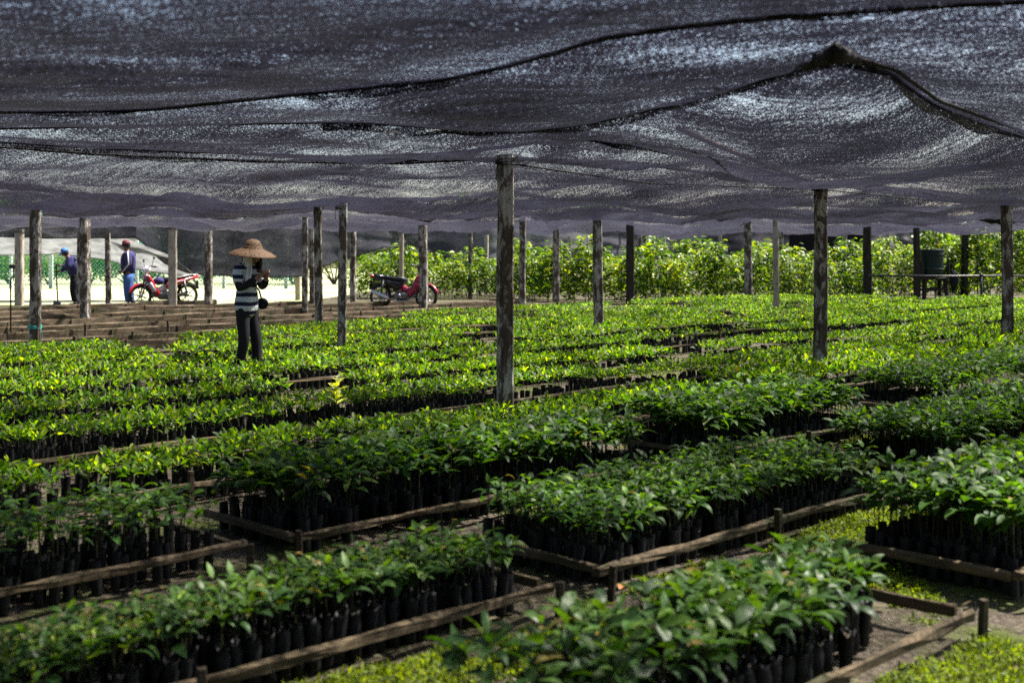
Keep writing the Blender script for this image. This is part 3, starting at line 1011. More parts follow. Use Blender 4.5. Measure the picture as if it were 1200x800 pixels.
rngf = random.Random(3)
f3 = []
for cx, cy in ((590, 184), (960, 216)):
    for dx, dy in ((-300, -20), (-220, -38), (-120, -45), (120, -40), (220, -30), (300, -8)):
        f3.append(fold((cx, cy), (cx + dx, max(cy + dy, 100)), rngf.choice((-.05, .045, -.04)), .10))
f4 = []
for cx, cy in ((400, 239), (702, 244), (40, 239), (374, 240), (960, 218), (592, 188), (1181, 236)):
    for _ in range(5):
        dx = rngf.uniform(-220, 220); dy = rngf.uniform(-30, 14)
        f4.append(fold((cx, cy), (cx + dx, max(180, cy + dy)), rngf.choice((-.08, .06, -.06)), .22))
f1 = [fold((0, 60), (560, 35), -.05, .10), fold((-100, 85), (500, 62), .05, .07), fold((400, 20), (800, -30), -.05, .1), fold((980, 14), (1250, 120), .04, .08)]
f2 = [fold((430, 108), (600, 150), .05, .08), fold((700, 128), (950, 66), -.04, .06)]

SH1, V1n = net_sheet(S0_, S1_, 'nearest double layered black net overhead at the top of the photo', N1, 110, .14, .028, f1, .07, 1)
SH2, V2n = net_sheet(S1_, S2_, 'narrow bright net panel between two dark seams at the top', N2, 26, .10, .02, f2, .05, 2)
SH3, V3n = net_sheet(S2_, S2B_, 'black net sagging between the dark knot and the rope to the speckled post', N2, 44, .15, .024, f3, .09, 3)
SH3B, _v = net_sheet(S2B_, S3_, 'narrow black net strip running over the tops of the tallest post and the speckled post', N2, 30, .14, .03, f3, .09, 8)
hem_later = SH3B
SH4, V4n = net_sheet(S3_, S4_, 'middle black net sagging over the bright seedlings behind the tallest post', N3, 60, .13, .04, f4, .22, 4)
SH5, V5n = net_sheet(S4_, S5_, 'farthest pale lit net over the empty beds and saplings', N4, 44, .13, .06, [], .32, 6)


def hem(parent, pts, rad, name='seam', mat='rope', stepn=1):
    MB().tube([Vector(p) + Vector((0, 0, -.006)) for p in pts[::stepn]], rad, 6).build(name, M[mat], parent)


def seam_fold(parent, pts, drop, lo, hi, seed, mat):
    """the doubled, bunched border of a sheet that hangs along its seam"""
    n = len(pts)
    k = 5
    V = np.zeros((k, n, 3))
    for j in range(k):
        for i, p in enumerate(pts):
            w = drop * max(.12, .55 + 1.5 * mnoise.noise(Vector((p[0] * .8, p[1] * .8, seed))) + .5 * mnoise.noise(Vector((p[0] * 3.1, p[1] * 2, seed))))
            V[j, i] = p + np.array([0, -.02 - .05 * math.sin(j * 1.9 + i * .5), -w * j / (k - 1)])
    V = V[:, lo:hi]; n = hi - lo
    idx = np.arange(k * n).reshape(k, n)
    q = np.stack([idx[:-1, :-1], idx[:-1, 1:], idx[1:, 1:], idx[1:, :-1]], -1).reshape(-1, 4)
    link('gathered_border', np_mesh('gathered_border', V.reshape(-1, 3), q, mat), parent)


hem(SH1, S1_, .010); hem(SH2, S2_, .010); hem(SH3, S2B_, .010); hem(SH3B, S3_, .011); seam_fold(SH3, S2B_, .06, 20, 150, 7, N1); hem(SH4, S4_, .012); hem(SH5, S5_, .014)
seam_fold(SH1, S1_, .06, 20, 130, 1, N1); seam_fold(SH2, S2_, .06, 70, 160, 2, N1); seam_fold(SH3B, S3_, .05, 30, 150, 3, N1)
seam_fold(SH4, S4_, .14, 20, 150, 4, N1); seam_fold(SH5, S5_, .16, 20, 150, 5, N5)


def bundle(label, pts, rad, mat, seed=0, parent=None, name='net_bundle'):
    """a rolled up or bunched length of net"""
    rng = random.Random(seed)
    n = 26
    P = [Vector(p) for p in pts]
    out, rr = [], []
    for i in range(n + 1):
        s = i / n * (len(P) - 1); a = min(int(s), len(P) - 2); t = s - a
        out.append(P[a].lerp(P[a + 1], t) + Vector((0, rng.uniform(-.02, .02), rng.uniform(-.015, .015))))
        rr.append(rad * (.12 + .88 * math.sin(PI * (i + .4) / (n + .8)) ** 1.3) * rng.uniform(.8, 1.2))
    o = MB().tube(out, rr, 10).build(name, mat, parent, smooth=True)
    if parent is None: tag(o, label, 'net bundle')
    return o


bundle('black knot of bunched net high up at the meeting of the seams', [W(925, 84, 2.40), W(958, 70, 2.37), W(978, 64, 2.36), W(1000, 69, 2.39), W(1020, 76, 2.42)], .038, M['rope'], 1)
bundle('long black roll of bunched net under the canopy at far left', [WY(52, 221, 21), WY(90, 227, 21), WY(130, 231, 21), WY(170, 231, 21), WY(208, 232, 21)], .055, M['rope'], 2)
bundle('dark rolled net hanging above the water tank', [WY(1022, 256, 30), WY(1060, 250, 30), WY(1095, 254, 30), WY(1132, 258, 30)], .20, M['rope'], 3)
bundle('dark rolled net with a greenish edge at the right edge of the photo', [WY(1134, 254, 29), WY(1165, 256, 29), WY(1215, 252, 29), WY(1290, 250, 29)], .16, M['rope'], 4)

# battens and ropes under the cloth
def rope(label, pts, rad=.008, mat='rope', name='rope', cat='rope', sagz=0.0):
    P = [Vector(p) for p in pts]
    out = []
    n = 40
    for i in range(n + 1):
        s = i / n * (len(P) - 1); a = min(int(s), len(P) - 2); t = s - a
        p = P[a].lerp(P[a + 1], t); p.z -= sagz * 4 * t * (1 - t)
        out.append(p)
    return tag(MB().tube(out, rad, 6).build(name, M[mat]), label, cat)


rope('wooden batten under the net leading down to the dark speckled post', [W(795, 150, 2.40), W(830, 166, 2.39), W(920, 203, 2.38), W(957, 214, 2.38)], .022, 'timber_grey', 'batten', 'batten')
rope('black rope under the net at left, running to the tallest post', [W(-60, 168, 2.36), W(120, 181, 2.34), W(290, 189, 2.33), W(470, 192, 2.34), W(586, 186, 2.38)], .010, 'rope')
rope('thin black rope crossing the near net to the right edge', [W(1000, 67, 2.40), W(1050, 82, 2.38), W(1100, 118, 2.36), W(1215, 160, 2.38)], .012, 'rope')
rope('thin rope under the net from the tallest post towards the right edge', [W(600, 192, 2.36), W(760, 215, 2.32), W(960, 222, 2.36), W(1100, 236, 2.33), W(1181, 238, 2.36)], .010, 'rope')


# ------------------------------------------------------------------ hanging side nets at the back
def curtain(label, top, bot, Y, mat, amp=.12, seed=0, nv=16, nu=70, name='net_curtain', slope=0.0, cat='net curtain', group='net curtains hung round the far side'):
    x0, x1 = top[0][0], top[-1][0]
    V = np.zeros((nv + 1, nu + 1, 3))
    for i in range(nu + 1):
        px = x0 + (x1 - x0) * i / nu
        a = np.interp(px, [p[0] for p in top], [p[1] for p in top]); b = np.interp(px, [p[0] for p in bot], [p[1] for p in bot])
        for j in range(nv + 1):
            t = j / nv
            p = WY(px, a + (b - a) * t, Y)
            k = t ** .7
            dy = amp * k * mnoise.noise(Vector((p.x * 1.1, p.z * .45, seed))) * 2 + amp * .5 * k * mnoise.noise(Vector((p.x * .5 + p.z * 2.6, p.z * 2.2, seed + 4)))
            V[j, i] = (p.x, p.y + dy + slope * (1 - t), p.z + .03 * k * mnoise.noise(Vector((p.x * 2, 0, seed))))
    idx = np.arange((nv + 1) * (nu + 1)).reshape(nv + 1, nu + 1)
    q = np.stack([idx[:-1, :-1], idx[:-1, 1:], idx[1:, 1:], idx[1:, :-1]], -1).reshape(-1, 4)
    o = link(name, np_mesh(name, V.reshape(-1, 3), q, mat))
    MB().tube([Vector(V[-1, i]) for i in range(nu + 1)], .018, 6).build('hem', M['rope'] if mat is not M['tarp'] else M['tarp'], o)
    return tag(o, label, cat, group)


curtain('pale tarpaulin sagging behind the two men', [(-90, 274), (60, 276), (150, 275), (215, 300), (236, 318)], [(-90, 296), (0, 299), (70, 297), (120, 304), (170, 318), (236, 325)], 36.5, M['tarp'], .30, 1, name='tarpaulin', slope=-1.2, cat='tarpaulin', group=None)
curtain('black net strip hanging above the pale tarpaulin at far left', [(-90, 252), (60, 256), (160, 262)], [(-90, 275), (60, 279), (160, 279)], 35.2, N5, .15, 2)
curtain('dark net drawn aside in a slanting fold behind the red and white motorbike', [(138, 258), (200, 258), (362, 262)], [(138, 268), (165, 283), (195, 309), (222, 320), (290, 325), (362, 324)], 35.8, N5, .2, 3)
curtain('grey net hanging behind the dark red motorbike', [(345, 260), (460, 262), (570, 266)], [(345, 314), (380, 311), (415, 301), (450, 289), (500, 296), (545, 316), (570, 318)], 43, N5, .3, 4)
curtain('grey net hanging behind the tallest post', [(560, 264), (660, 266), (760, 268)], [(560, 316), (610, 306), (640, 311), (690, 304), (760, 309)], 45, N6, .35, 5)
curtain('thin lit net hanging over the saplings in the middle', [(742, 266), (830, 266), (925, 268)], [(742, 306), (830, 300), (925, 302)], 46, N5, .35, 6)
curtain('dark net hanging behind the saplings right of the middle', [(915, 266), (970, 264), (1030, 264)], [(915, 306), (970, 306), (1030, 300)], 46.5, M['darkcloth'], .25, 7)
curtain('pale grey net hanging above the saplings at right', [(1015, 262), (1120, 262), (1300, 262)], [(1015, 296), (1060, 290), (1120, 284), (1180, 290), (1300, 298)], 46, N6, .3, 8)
rope('pale rolled edge of plastic sheet slung behind the tallest post', [WY(614, 309, 43.5), WY(630, 303, 43.5), WY(646, 292, 43.5), WY(652, 283, 43.5)], .055, 'tarp', 'plastic_roll', 'plastic sheet')
rope('white slanting strap hanging from the net among the far saplings', [WY(783, 290, 44), WY(790, 284, 44), WY(796, 274, 44)], .035, 'tarp', 'strap', 'strap')


# ------------------------------------------------------------------ saplings and background green
def sapling_meshes(k, h, nl, leaf, pal, wts):
    rng = np.random.default_rng(900 + k)
    stems = []
    ns = 3
    P0, P1 = [], []
    LP, LY, LPi = [], [], []
    top = np.array([rng.normal(0, .06), rng.normal(0, .06), h])
    P0.append(np.zeros(3)); P1.append(top)
    for j in range(nl):
        t = .07 + .93 * rng.random() ** .85
        yaw = rng.uniform(0, 2 * PI)
        b = top * t
        reach = rng.uniform(.05, .34) * (1.15 - .5 * t)
        e = b + np.array([math.cos(yaw) * reach, math.sin(yaw) * reach, reach * rng.uniform(.1, .8)])
        if j % 3 == 0: P0.append(b); P1.append(e)
        LP.append(e); LY.append(yaw + rng.normal(0, .5)); LPi.append(R(35) * rng.random() - R(8))
    n = nl
    L = leaf * rng.uniform(.6, 1.15, n); Wd = L * rng.uniform(.36, .48, n)
    V, q, per = leaf_batch(np.array(LP), np.array(LY), np.array(LPi), L, Wd, R(58) + rng.normal(0, .3, n), rng.normal(0, .4, n), 3)
    fol = np_mesh('crown', V, q, M['crown'], np.repeat(pick(pal, n, wts, rng), per, 0))
    P0, P1 = np.array(P0), np.array(P1)
    V, q = ring_tube(P0, P1, np.concatenate([[.011], np.full(len(P0) - 1, .003)]), np.concatenate([[.005], np.full(len(P0) - 1, .002)]))
    return np_mesh('trunk', V, q, M['bark']), fol


SAP = [sapling_meshes(k, (1.25, 1.4, 1.55, 1.7, 1.85, 2.0)[k % 6] * .92, 235 + 16 * (k % 6), .20, YOUNG, [.16, .22, .26, .22, .14]) for k in range(12)]
sap_first = {}


def sapling(x, y, k, s, label, group, hz=1.0):
    key = (k, group)
    if key not in sap_first:
        t = empty('sapling', (x, y, 0))
        link('trunk', SAP[k][0], t); link('crown', SAP[k][1], t)
        sap_first[key] = t
    else:
        src = sap_first[key]
        t = put(src, None); t.location = (x, y, 0)
        for ch in src.children: put(ch, None, t)
    t.rotation_euler = (random.uniform(-.05, .05), random.uniform(-.05, .05), random.uniform(0, 6.28))
    t.scale = (s, s, s * hz)
    tag(t, label, 'sapling', group)


def sapling_block(x_lo, x_hi, rows, label, group, ks, s):
    for (y, dx) in rows:
        lo, hi = (x_lo - 600) * y / F, (x_hi - 600) * y / F
        x = lo + random.uniform(0, dx)
        while x < hi:
            sapling(x + random.uniform(-.12, .12), y + random.uniform(-.25, .25), random.choice(ks), s * random.choice((.78, .9, .95, 1.0, 1.05, 1.1, 1.28)) * random.uniform(.94, 1.06), label, group)
            x += dx


LOW, TALL = [0, 1, 2, 6, 7, 8], [3, 4, 5, 9, 10, 11]
sapling_block(405, 640, [(37.6, .42), (38.9, .50), (40.4, .62)], 'dark leafy sapling in the block behind the dark red motorbike', 'saplings behind the dark red motorbike', LOW, .92)
sapling_block(600, 800, [(34.2, .42), (35.5, .45), (37.0, .55)], 'bright leafy sapling in the block right behind the tallest post', 'saplings behind the tallest post', LOW, 1.0)
sapling_block(800, 1015, [(34.4, .42), (35.7, .45), (37.2, .52), (39.5, .75)], 'bright tall sapling in the block left of the water pipe', 'saplings left of the water pipe', LOW + [3, 9], 1.02)
sapling_block(1015, 1225, [(34.9, .46), (36.4, .50), (38.2, .58), (41, .85)], 'tall bright sapling in the block behind the water tank', 'saplings behind the water tank', TALL, 1.0)


def leaf_cloud(name, n, centres, leaf, pal, wts, seed, parent=None, nt=2):
    """leaves spread through a crown made of uneven clumps: centres = (x, y, z, rx, ry, rz)"""
    rng = np.random.default_rng(seed)
    c = np.array(centres)
    w = c[:, 3] * c[:, 4] * c[:, 5]; w = w / w.sum()
    k = rng.choice(len(c), n, p=w)
    d = rng.standard_normal((n, 3)); d /= np.linalg.norm(d, axis=1)[:, None]
    r = rng.random(n) ** .45
    P = c[k, :3] + d * r[:, None] * c[k, 3:6]
    L = leaf * rng.uniform(.6, 1.3, n)
    V, q, per = leaf_batch(P, rng.uniform(0, 6.28, n), rng.uniform(-.3, .9, n), L, L * rng.uniform(.4, .55, n), R(60) + rng.normal(0, .4, n), rng.normal(0, .5, n), nt)
    return link(name, np_mesh(name, V, q, M['crown'], np.repeat(pick(pal, n, wts, rng), per, 0)), parent)


def bush(label, p, w, h, seed, pal=YOUNG, wts=WT_YOUNG, n=2600, leaf=.17):
    rng = random.Random(seed)
    t = tag(empty('shrub', p), label, 'shrub', 'shrubs behind the green fence')
    cs = [(rng.uniform(-w, w) * .6, rng.uniform(-.5, .5), h * rng.uniform(.35, .75), w * rng.uniform(.25, .5), .5, h * rng.uniform(.2, .35)) for _ in range(8)]
    leaf_cloud('crown', n, cs, leaf, pal, wts, seed, t)
    mb = MB()
    for c in cs[:5]: mb.tube([(0, 0, -.05), (c[0] * .4, c[1] * .4, c[2] * .5), (c[0], c[1], c[2])], [.05, .03, .012], 6)
    mb.build('stem', M['bark'], t)


for i, (px, w, h) in enumerate([(-50, 2.0, 1.7), (12, 1.7, 1.6), (58, 1.6, 1.5), (105, 1.7, 1.7), (150, 1.6, 1.5), (195, 1.7, 1.8), (240, 1.8, 1.4), (295, 1.8, 1.6), (345, 1.6, 1.5), (392, 1.9, 2.4), (440, 2.0, 2.6), (492, 2.0, 2.3), (540, 2.0, 2.5), (590, 2.0, 2.4), (640, 2.0, 2.6)]):
    bush(['yellow green shrub at the left edge behind the fence', 'yellow green shrub behind the fence by the pale sunlit post', 'shrub behind the fence left of the man with the hoe',
          'shrub behind the fence between the two men', 'bright shrub behind the standing man', 'shrub behind the red and white motorbike', 'low shrub behind the post left of the woman',
          'shrub behind the woman with the straw hat', 'shrub right of the woman at the end of the lawn', 'tall green shrub seen under the net left of the dark red motorbike', 'tall green shrub behind the seat of the dark red motorbike', 'green shrub behind the handlebar of the dark red motorbike',
          'green shrub seen under the net right of the dark red motorbike', 'green shrub far behind the tallest post on its left', 'green shrub far behind the tallest post on its right'][i], WY(px, 292, 53).xy.to_3d(), w, h, 40 + i)


def tree(label, x, y, h, seed):
    h *= .58
    rng = random.Random(seed)
    t = tag(empty('tree', (x, y, 0)), label, 'tree', 'trees far behind the nursery')
    cs = []
    for _ in range(14):
        a = rng.uniform(0, 6.28); r = rng.uniform(0, h * .30)
        cs.append((r * math.cos(a), r * math.sin(a), h * rng.uniform(.25, .92), h * rng.uniform(.10, .2), h * rng.uniform(.10, .2), h * rng.uniform(.07, .14)))
    leaf_cloud('crown', 3200, cs, .32, GREENS, WT_DARK, seed, t)
    mb = MB().tube([(0, 0, -.1), (.1, 0, h * .3), (-.05, .1, h * .6), (0, 0, h * .85)], [h * .03, h * .024, h * .014, .03], 8)
    for c in cs[:9]: mb.tube([(0, 0, h * .3), (c[0] * .5, c[1] * .5, (h * .3 + c[2]) / 2), c[:3]], [h * .011, h * .008, .02], 6)
    mb.build('trunk', M['bark'], t)


for i, (x, y, h, lb) in enumerate([(-33, 78, 9, 'broad tree beyond the lawn at the far left'), (-24, 84, 8, 'tree beyond the fence behind the two men'), (-15, 70, 7, 'tree behind the slanting net and motorbike'),
                                   (-9, 64, 6.5, 'tree glimpsed behind the net left of the dark red motorbike'), (-2, 66, 8, 'tree glimpsed under the net above the dark red motorbike'), (4.5, 60, 7, 'tree showing between the nets right of the tallest post'),
                                   (12, 66, 8, 'tree behind the nets at centre right'), (19, 62, 7.5, 'tree behind the nets above the water tank'), (27, 68, 9, 'broad tree behind the nets at the right edge')]):
    tree(lb, x, y, h, 70 + i)


# ------------------------------------------------------------------ chain link fence
def fence():
    Y = 47.0
    x0, x1 = (-110 - 600) * Y / F, (352 - 600) * Y / F
    t = tag(empty('chain_link_fence', ((x0 + x1) / 2, Y, 0)), 'green chain link fence on pale posts behind the lawn', 'fence')
    ox = (x0 + x1) / 2
    H = 1.75
    mb = MB()
    s = .15
    k = x0 - H
    vs, fs = [], []
    r_ = .012
    while k < x1:
        for d in (1, -1):
            a = (k, 0.0) if d == 1 else (k + H, 0.0); b = (k + H, H) if d == 1 else (k, H)
            def clip(p, q):
                (xa, za), (xb, zb) = p, q
                pts = []
                for (xx, zz), (xo, zo) in ((p, q), (q, p)):
                    if xx < x0: zz = zz + (x0 - xx) * (zo - zz) / (xo - xx); xx = x0
                    if xx > x1: zz = zz + (x1 - xx) * (zo - zz) / (xo - xx); xx = x1
                    pts.append((xx, zz))
                return pts
            if max(a[0], b[0]) <= x0 or min(a[0], b[0]) >= x1: continue
            (xa, za), (xb, zb) = clip(a, b)
            mb.tube([(xa - ox, .004 * d, .05 + za), (xb - ox, .004 * d, .05 + zb)], r_, 3, False)
        k += s
    mb.build('chain_link', M['fencegreen'], t)
    for px in (-60, 12, 59, 160, 262, 335):
        x = (px - 600) * Y / F
        MB().box((x - ox, .06, .95), (.16 if px in (59, 335) else .11, .11, 1.95)).build('post', M['concrete'], t)
    MB().tube([(x0 - ox, 0, 1.8), (x1 - ox, 0, 1.8)], .022, 6).build('top_rail', M['fencegreen'], t)
    MB().tube([((35 - 600) * Y / F - ox, .02, .2), ((56 - 600) * Y / F - ox, .02, 1.5)], .03, 6).build('brace', M['fencegreen'], t)


fence()


# ------------------------------------------------------------------ people
def skin_mesh(name, nodes, edges, mat, parent, levels=2, root=0):
    """nodes: list of (position, radius or (rx, ry)); one continuous surface grown along the edges"""
    me = bpy.data.meshes.new(name)
    me.from_pydata([n[0] for n in nodes], edges, [])
    o = link('tmp_' + name, me)
    o.modifiers.new('Skin', 'SKIN')
    sd = me.skin_vertices[0].data
    for i, n in enumerate(nodes):
        r = n[1]
        sd[i].radius = (r, r) if isinstance(r, (int, float)) else r
        sd[i].use_root = (i == root)
    o.modifiers['Skin'].use_smooth_shade = True
    ss = o.modifiers.new('Sub', 'SUBSURF'); ss.levels = levels; ss.render_levels = levels
    dg = bpy.context.evaluated_depsgraph_get(); dg.update()
    m2 = bpy.data.meshes.new_from_object(o.evaluated_get(dg))
    bpy.data.objects.remove(o); bpy.data.meshes.remove(me)
    m2.name = name
    m2.materials.clear(); m2.materials.append(mat)
    m2.polygons.foreach_set('use_smooth', [True] * len(m2.polygons))
    return link(name, m2, parent)


def V3(*a): return Vector(a)


def person(loc, rz, J, label, mats, stripe=False):
    """J: joints in the person's own frame, facing +x. mats: shirt, trousers, shoes."""
    t = tag(empty('person', loc, rz), label, 'person')
    nodes, edges = [], []

    def add(p, r, parent=None):
        nodes.append((tuple(p), r)); i = len(nodes) - 1
        if parent is not None: edges.append((parent, i))
        return i
    pel = add(J['pelvis'], .085)
    wa = add(J['waist'], .08, pel); ch = add(J['chest'], .09, wa); up = add(J['chest'].lerp(J['neck'], .6), .065, ch)
    nk = add(J['neck'], .052, up); jaw = add(J['jaw'], .066, nk); hd = add(J['head'], .092, jaw)
    cr = add(J['crown'], .070, hd)
    f = (J['face'] - J['head']).normalized(); side = J.get('fside', V3(0, 1, 0))
    add(J['head'] + f * .098 - V3(0, 0, .012), .015, hd)              # nose
    for s in (-1, 1): add(J['head'] + side * s * .088 - V3(0, 0, .01), .018, hd)  # ears
    for s, k in ((1, 'L'), (-1, 'R')):
        sh = add(J['sh' + k], .044, up); el = add(J['el' + k], .036, sh); wr = add(J['wr' + k], .029, el)
        hp, hu = J['ha' + k], J['wr' + k]
        d = (hp - hu).normalized()
        pa = add(hu + d * .05, .033, wr)
        kn = add(hu + d * .085, .030, pa)
        sd = d.cross(J.get('palm' + k, V3(0, 0, 1))).normalized(); pn = d.cross(sd).normalized()
        for q in range(4):
            off = sd * (.033 - q * .022)
            b = add(hu + d * .095 + off, .0095, kn)
            c = add(hu + d * (.128 - abs(q - 1) * .006) + off * 1.1 - pn * .018, .0085, b)
            add(hu + d * (.138 - abs(q - 1) * .008) + off * 1.05 - pn * .045, .007, c)
        th = add(hu + d * .045 + sd * .045 - pn * .01, .011, pa); add(hu + d * .075 + sd * .055 - pn * .035, .009, th)
        hi = add(J['hip' + k], .066, pel); ke = add(J['kn' + k], .048, hi); an = add(J['an' + k], .038, ke)
        add(J['an' + k] + V3(.06, 0, -.045), .036, an)
    body = skin_mesh('body', nodes, edges, mats['skin'], t)
    # shirt: torso and sleeves; trousers: hips and legs
    n2, e2 = [], []

    bulk = mats.get('bulk', 1.0)

    def add2(p, r, parent=None):
        n2.append((tuple(p), r * bulk)); i = len(n2) - 1
        if parent is not None: e2.append((parent, i))
        return i
    a = add2(J['pelvis'] - V3(0, 0, .02), .178); add2(J['pelvis'] + V3(0, .065, -mats.get('hem', .10)), .152, a); add2(J['pelvis'] + V3(0, -.065, -mats.get('hem', .10)), .152, a); b = add2(J['waist'], .165, a); c = add2(J['chest'], .178, b); d = add2(J['chest'].lerp(J['neck'], .62), .125, c)
    add2(J['neck'] - V3(0, 0, .012), .062, d)
    for k in 'LR':
        s_ = add2(J['sh' + k], .092, d); m_ = J['sh' + k].lerp(J['el' + k], .78)
        if mats.get('sleeve') == 'short': add2(m_, .082, s_)
        else:
            e_ = add2(J['el' + k], .066, s_); add2(J['wr' + k].lerp(J['el' + k], .08), .048, e_)
    skin_mesh('shirt', n2, e2, mats['shirt'], t)
    n2, e2 = [], []
    a = add2(J['pelvis'] + V3(0, 0, .045), .138); b = add2(J['pelvis'] - V3(0, 0, .03), .150, a)
    for k in 'LR':
        h_ = add2(J['hip' + k] - V3(0, 0, .06), .112, b); m_ = add2(J['kn' + k], .088, h_); add2(J['an' + k] + V3(0, 0, .02), .070, m_)
    skin_mesh('trousers', n2, e2, mats['trousers'], t)
    for k in 'LR':
        p = J['an' + k]
        MB().ball((p.x + .055, p.y, .042), (.135, .052, .048), 12, 8).ball((p.x - .01, p.y, .07), (.062, .050, .055), 10, 6).build('shoe', mats['shoe'], t, True)
    return t


def std(h=1.0, **kw):
    J = dict(pelvis=V3(0, 0, .93), waist=V3(.0, 0, 1.09), chest=V3(.01, 0, 1.27), neck=V3(.03, 0, 1.45), jaw=V3(.055, 0, 1.53), head=V3(.055, 0, 1.605), crown=V3(.045, 0, 1.665), face=V3(.2, 0, 1.59),
             shL=V3(0, .185, 1.385), shR=V3(0, -.185, 1.385), hipL=V3(0, .095, .88), hipR=V3(0, -.095, .88), knL=V3(.03, .10, .48), knR=V3(.02, -.10, .48), anL=V3(0, .10, .09), anR=V3(-.02, -.10, .09))
    J.update(kw)
    return J


# the woman among the seedlings, turned to the right, looking down at her hands
wl = W(289, 441)
Jw = std(jaw=V3(.085, 0, 1.50), head=V3(.11, 0, 1.565), crown=V3(.105, 0, 1.625), face=V3(.24, 0, 1.47), neck=V3(.045, 0, 1.44),
         elL=V3(.07, .25, 1.13), elR=V3(.06, -.25, 1.12), wrL=V3(.235, .10, 1.25), wrR=V3(.225, -.10, 1.26), haL=V3(.275, .04, 1.32), haR=V3(.275, -.03, 1.34),
         knR=V3(.04, -.10, .48), anR=V3(-.05, -.10, .09), anL=V3(.08, .11, .09), knL=V3(.07, .11, .48))
wo = person(wl, R(-24), Jw, 'person in a wide straw hat and striped polo shirt standing among the seedlings',
            dict(skin=M['skin'], shirt=M['stripe'], trousers=M['darkcloth'], shoe=M['rubber'], sleeve='short', hem=.19, bulk=.86))
wo.scale = (.955,) * 3
for k in 'LR':      # dark under sleeves
    skin_mesh('under_sleeve', [(tuple(Jw['sh' + k].lerp(Jw['el' + k], .2)), .058), (tuple(Jw['el' + k]), .060), (tuple(Jw['wr' + k]), .042)], [(0, 1), (1, 2)], M['darkcloth'], wo, 2)
MB().tube([(.10, 0, 1.395), (.075, .06, 1.41), (-.02, .075, 1.445), (-.055, 0, 1.46), (-.02, -.075, 1.445), (.075, -.06, 1.41), (.10, 0, 1.395)], .018, 6).build('collar', M['navy'], wo, True)
hair = MB().ball((.07, 0, 1.575), (.112, .112, .115), 16, 10).ball((.055, .075, 1.44), (.06, .045, .15), 12, 8).ball((.13, .085, 1.47), (.05, .03, .14), 12, 8).ball((.0, .02, 1.46), (.07, .09, .14), 12, 8)
hair.build('hair', M['hair'], wo, True)
hat = tag(MB().lathe([(.0, .150), (.04, .146), (.08, .126), (.108, .085), (.125, .040), (.16, .012), (.23, -.012), (.300, -.052), (.303, -.060), (.23, -.022), (.16, .008), (.118, .03), (.098, .08), (.04, .135), (0, .14)], 40).build('straw_hat', M['straw'], None, True),
          'wide woven straw hat worn by the person in stripes', 'hat')
hat.parent = wo; hat.location = (.095, 0, 1.615); hat.rotation_euler = (R(2), R(7), 0)
del hat['category']; del hat['label']
MB().board((.375, -.06, -.06), (.45, -.09, -.14), .06, .012, .004, .03).build('leaf_tag', M['leaf'], hat) if False else None
# white towel hanging from under the hat
sc = []
for j in range(13):
    t_ = j / 12
    for i in range(9):
        a = R(-118) + R(66) * i / 8
        rr = .098 + .06 * t_ + .016 * math.sin(i * 2.2 + t_ * 3)
        sc.append((.085 + rr * math.cos(a) * (1 - .15 * t_), rr * math.sin(a) * (1 + .12 * t_), 1.615 - t_ * (.40 + .05 * math.sin(i * 1.3))))
n9 = 9
scarf = MB().add(sc, [(j * n9 + i, j * n9 + i + 1, (j + 1) * n9 + i + 1, (j + 1) * n9 + i) for j in range(12) for i in range(8)]).build('head_scarf', M['white'], wo, True)
so = scarf.modifiers.new('thick', 'SOLIDIFY'); so.thickness = .008
MB().tube([(.02, -.17, 1.46), (.14, -.10, 1.25), (.16, .05, 1.10), (.10, .19, .97)], .012, 6).build('bag_strap', M['darkcloth'], wo, True)
MB().ball((.09, .215, .93), (.095, .03, .075), 14, 8).build('shoulder_bag', M['darkcloth'], wo, True)

# the man leaning on a hoe
ml = W(86, 358.5)
Jm = std(pelvis=V3(-.05, 0, .90), waist=V3(-.02, 0, 1.06), chest=V3(.06, 0, 1.22), neck=V3(.14, 0, 1.38), jaw=V3(.20, 0, 1.43), head=V3(.235, 0, 1.49), crown=V3(.235, 0, 1.55), face=V3(.34, 0, 1.42),
         shL=V3(.09, .19, 1.315), shR=V3(.09, -.19, 1.315), elL=V3(.14, .30, 1.08), elR=V3(.16, -.29, 1.06), wrL=V3(.33, .11, 1.13), wrR=V3(.34, -.08, .98), haL=V3(.41, .05, 1.135), haR=V3(.41, .0, .965),
         hipL=V3(-.05, .09, .85), hipR=V3(-.05, -.09, .85), knL=V3(.02, .12, .47), knR=V3(-.01, -.12, .47), anL=V3(-.03, .13, .09), anR=V3(-.12, -.14, .09))
m1 = person(ml, R(205), Jm, 'person in a blue cap and navy shirt leaning on a hoe beside the brown post',
            dict(bulk=1.22, skin=M['skin'], shirt=M['navy'], trousers=M['darkcloth'], shoe=M['rubber']))


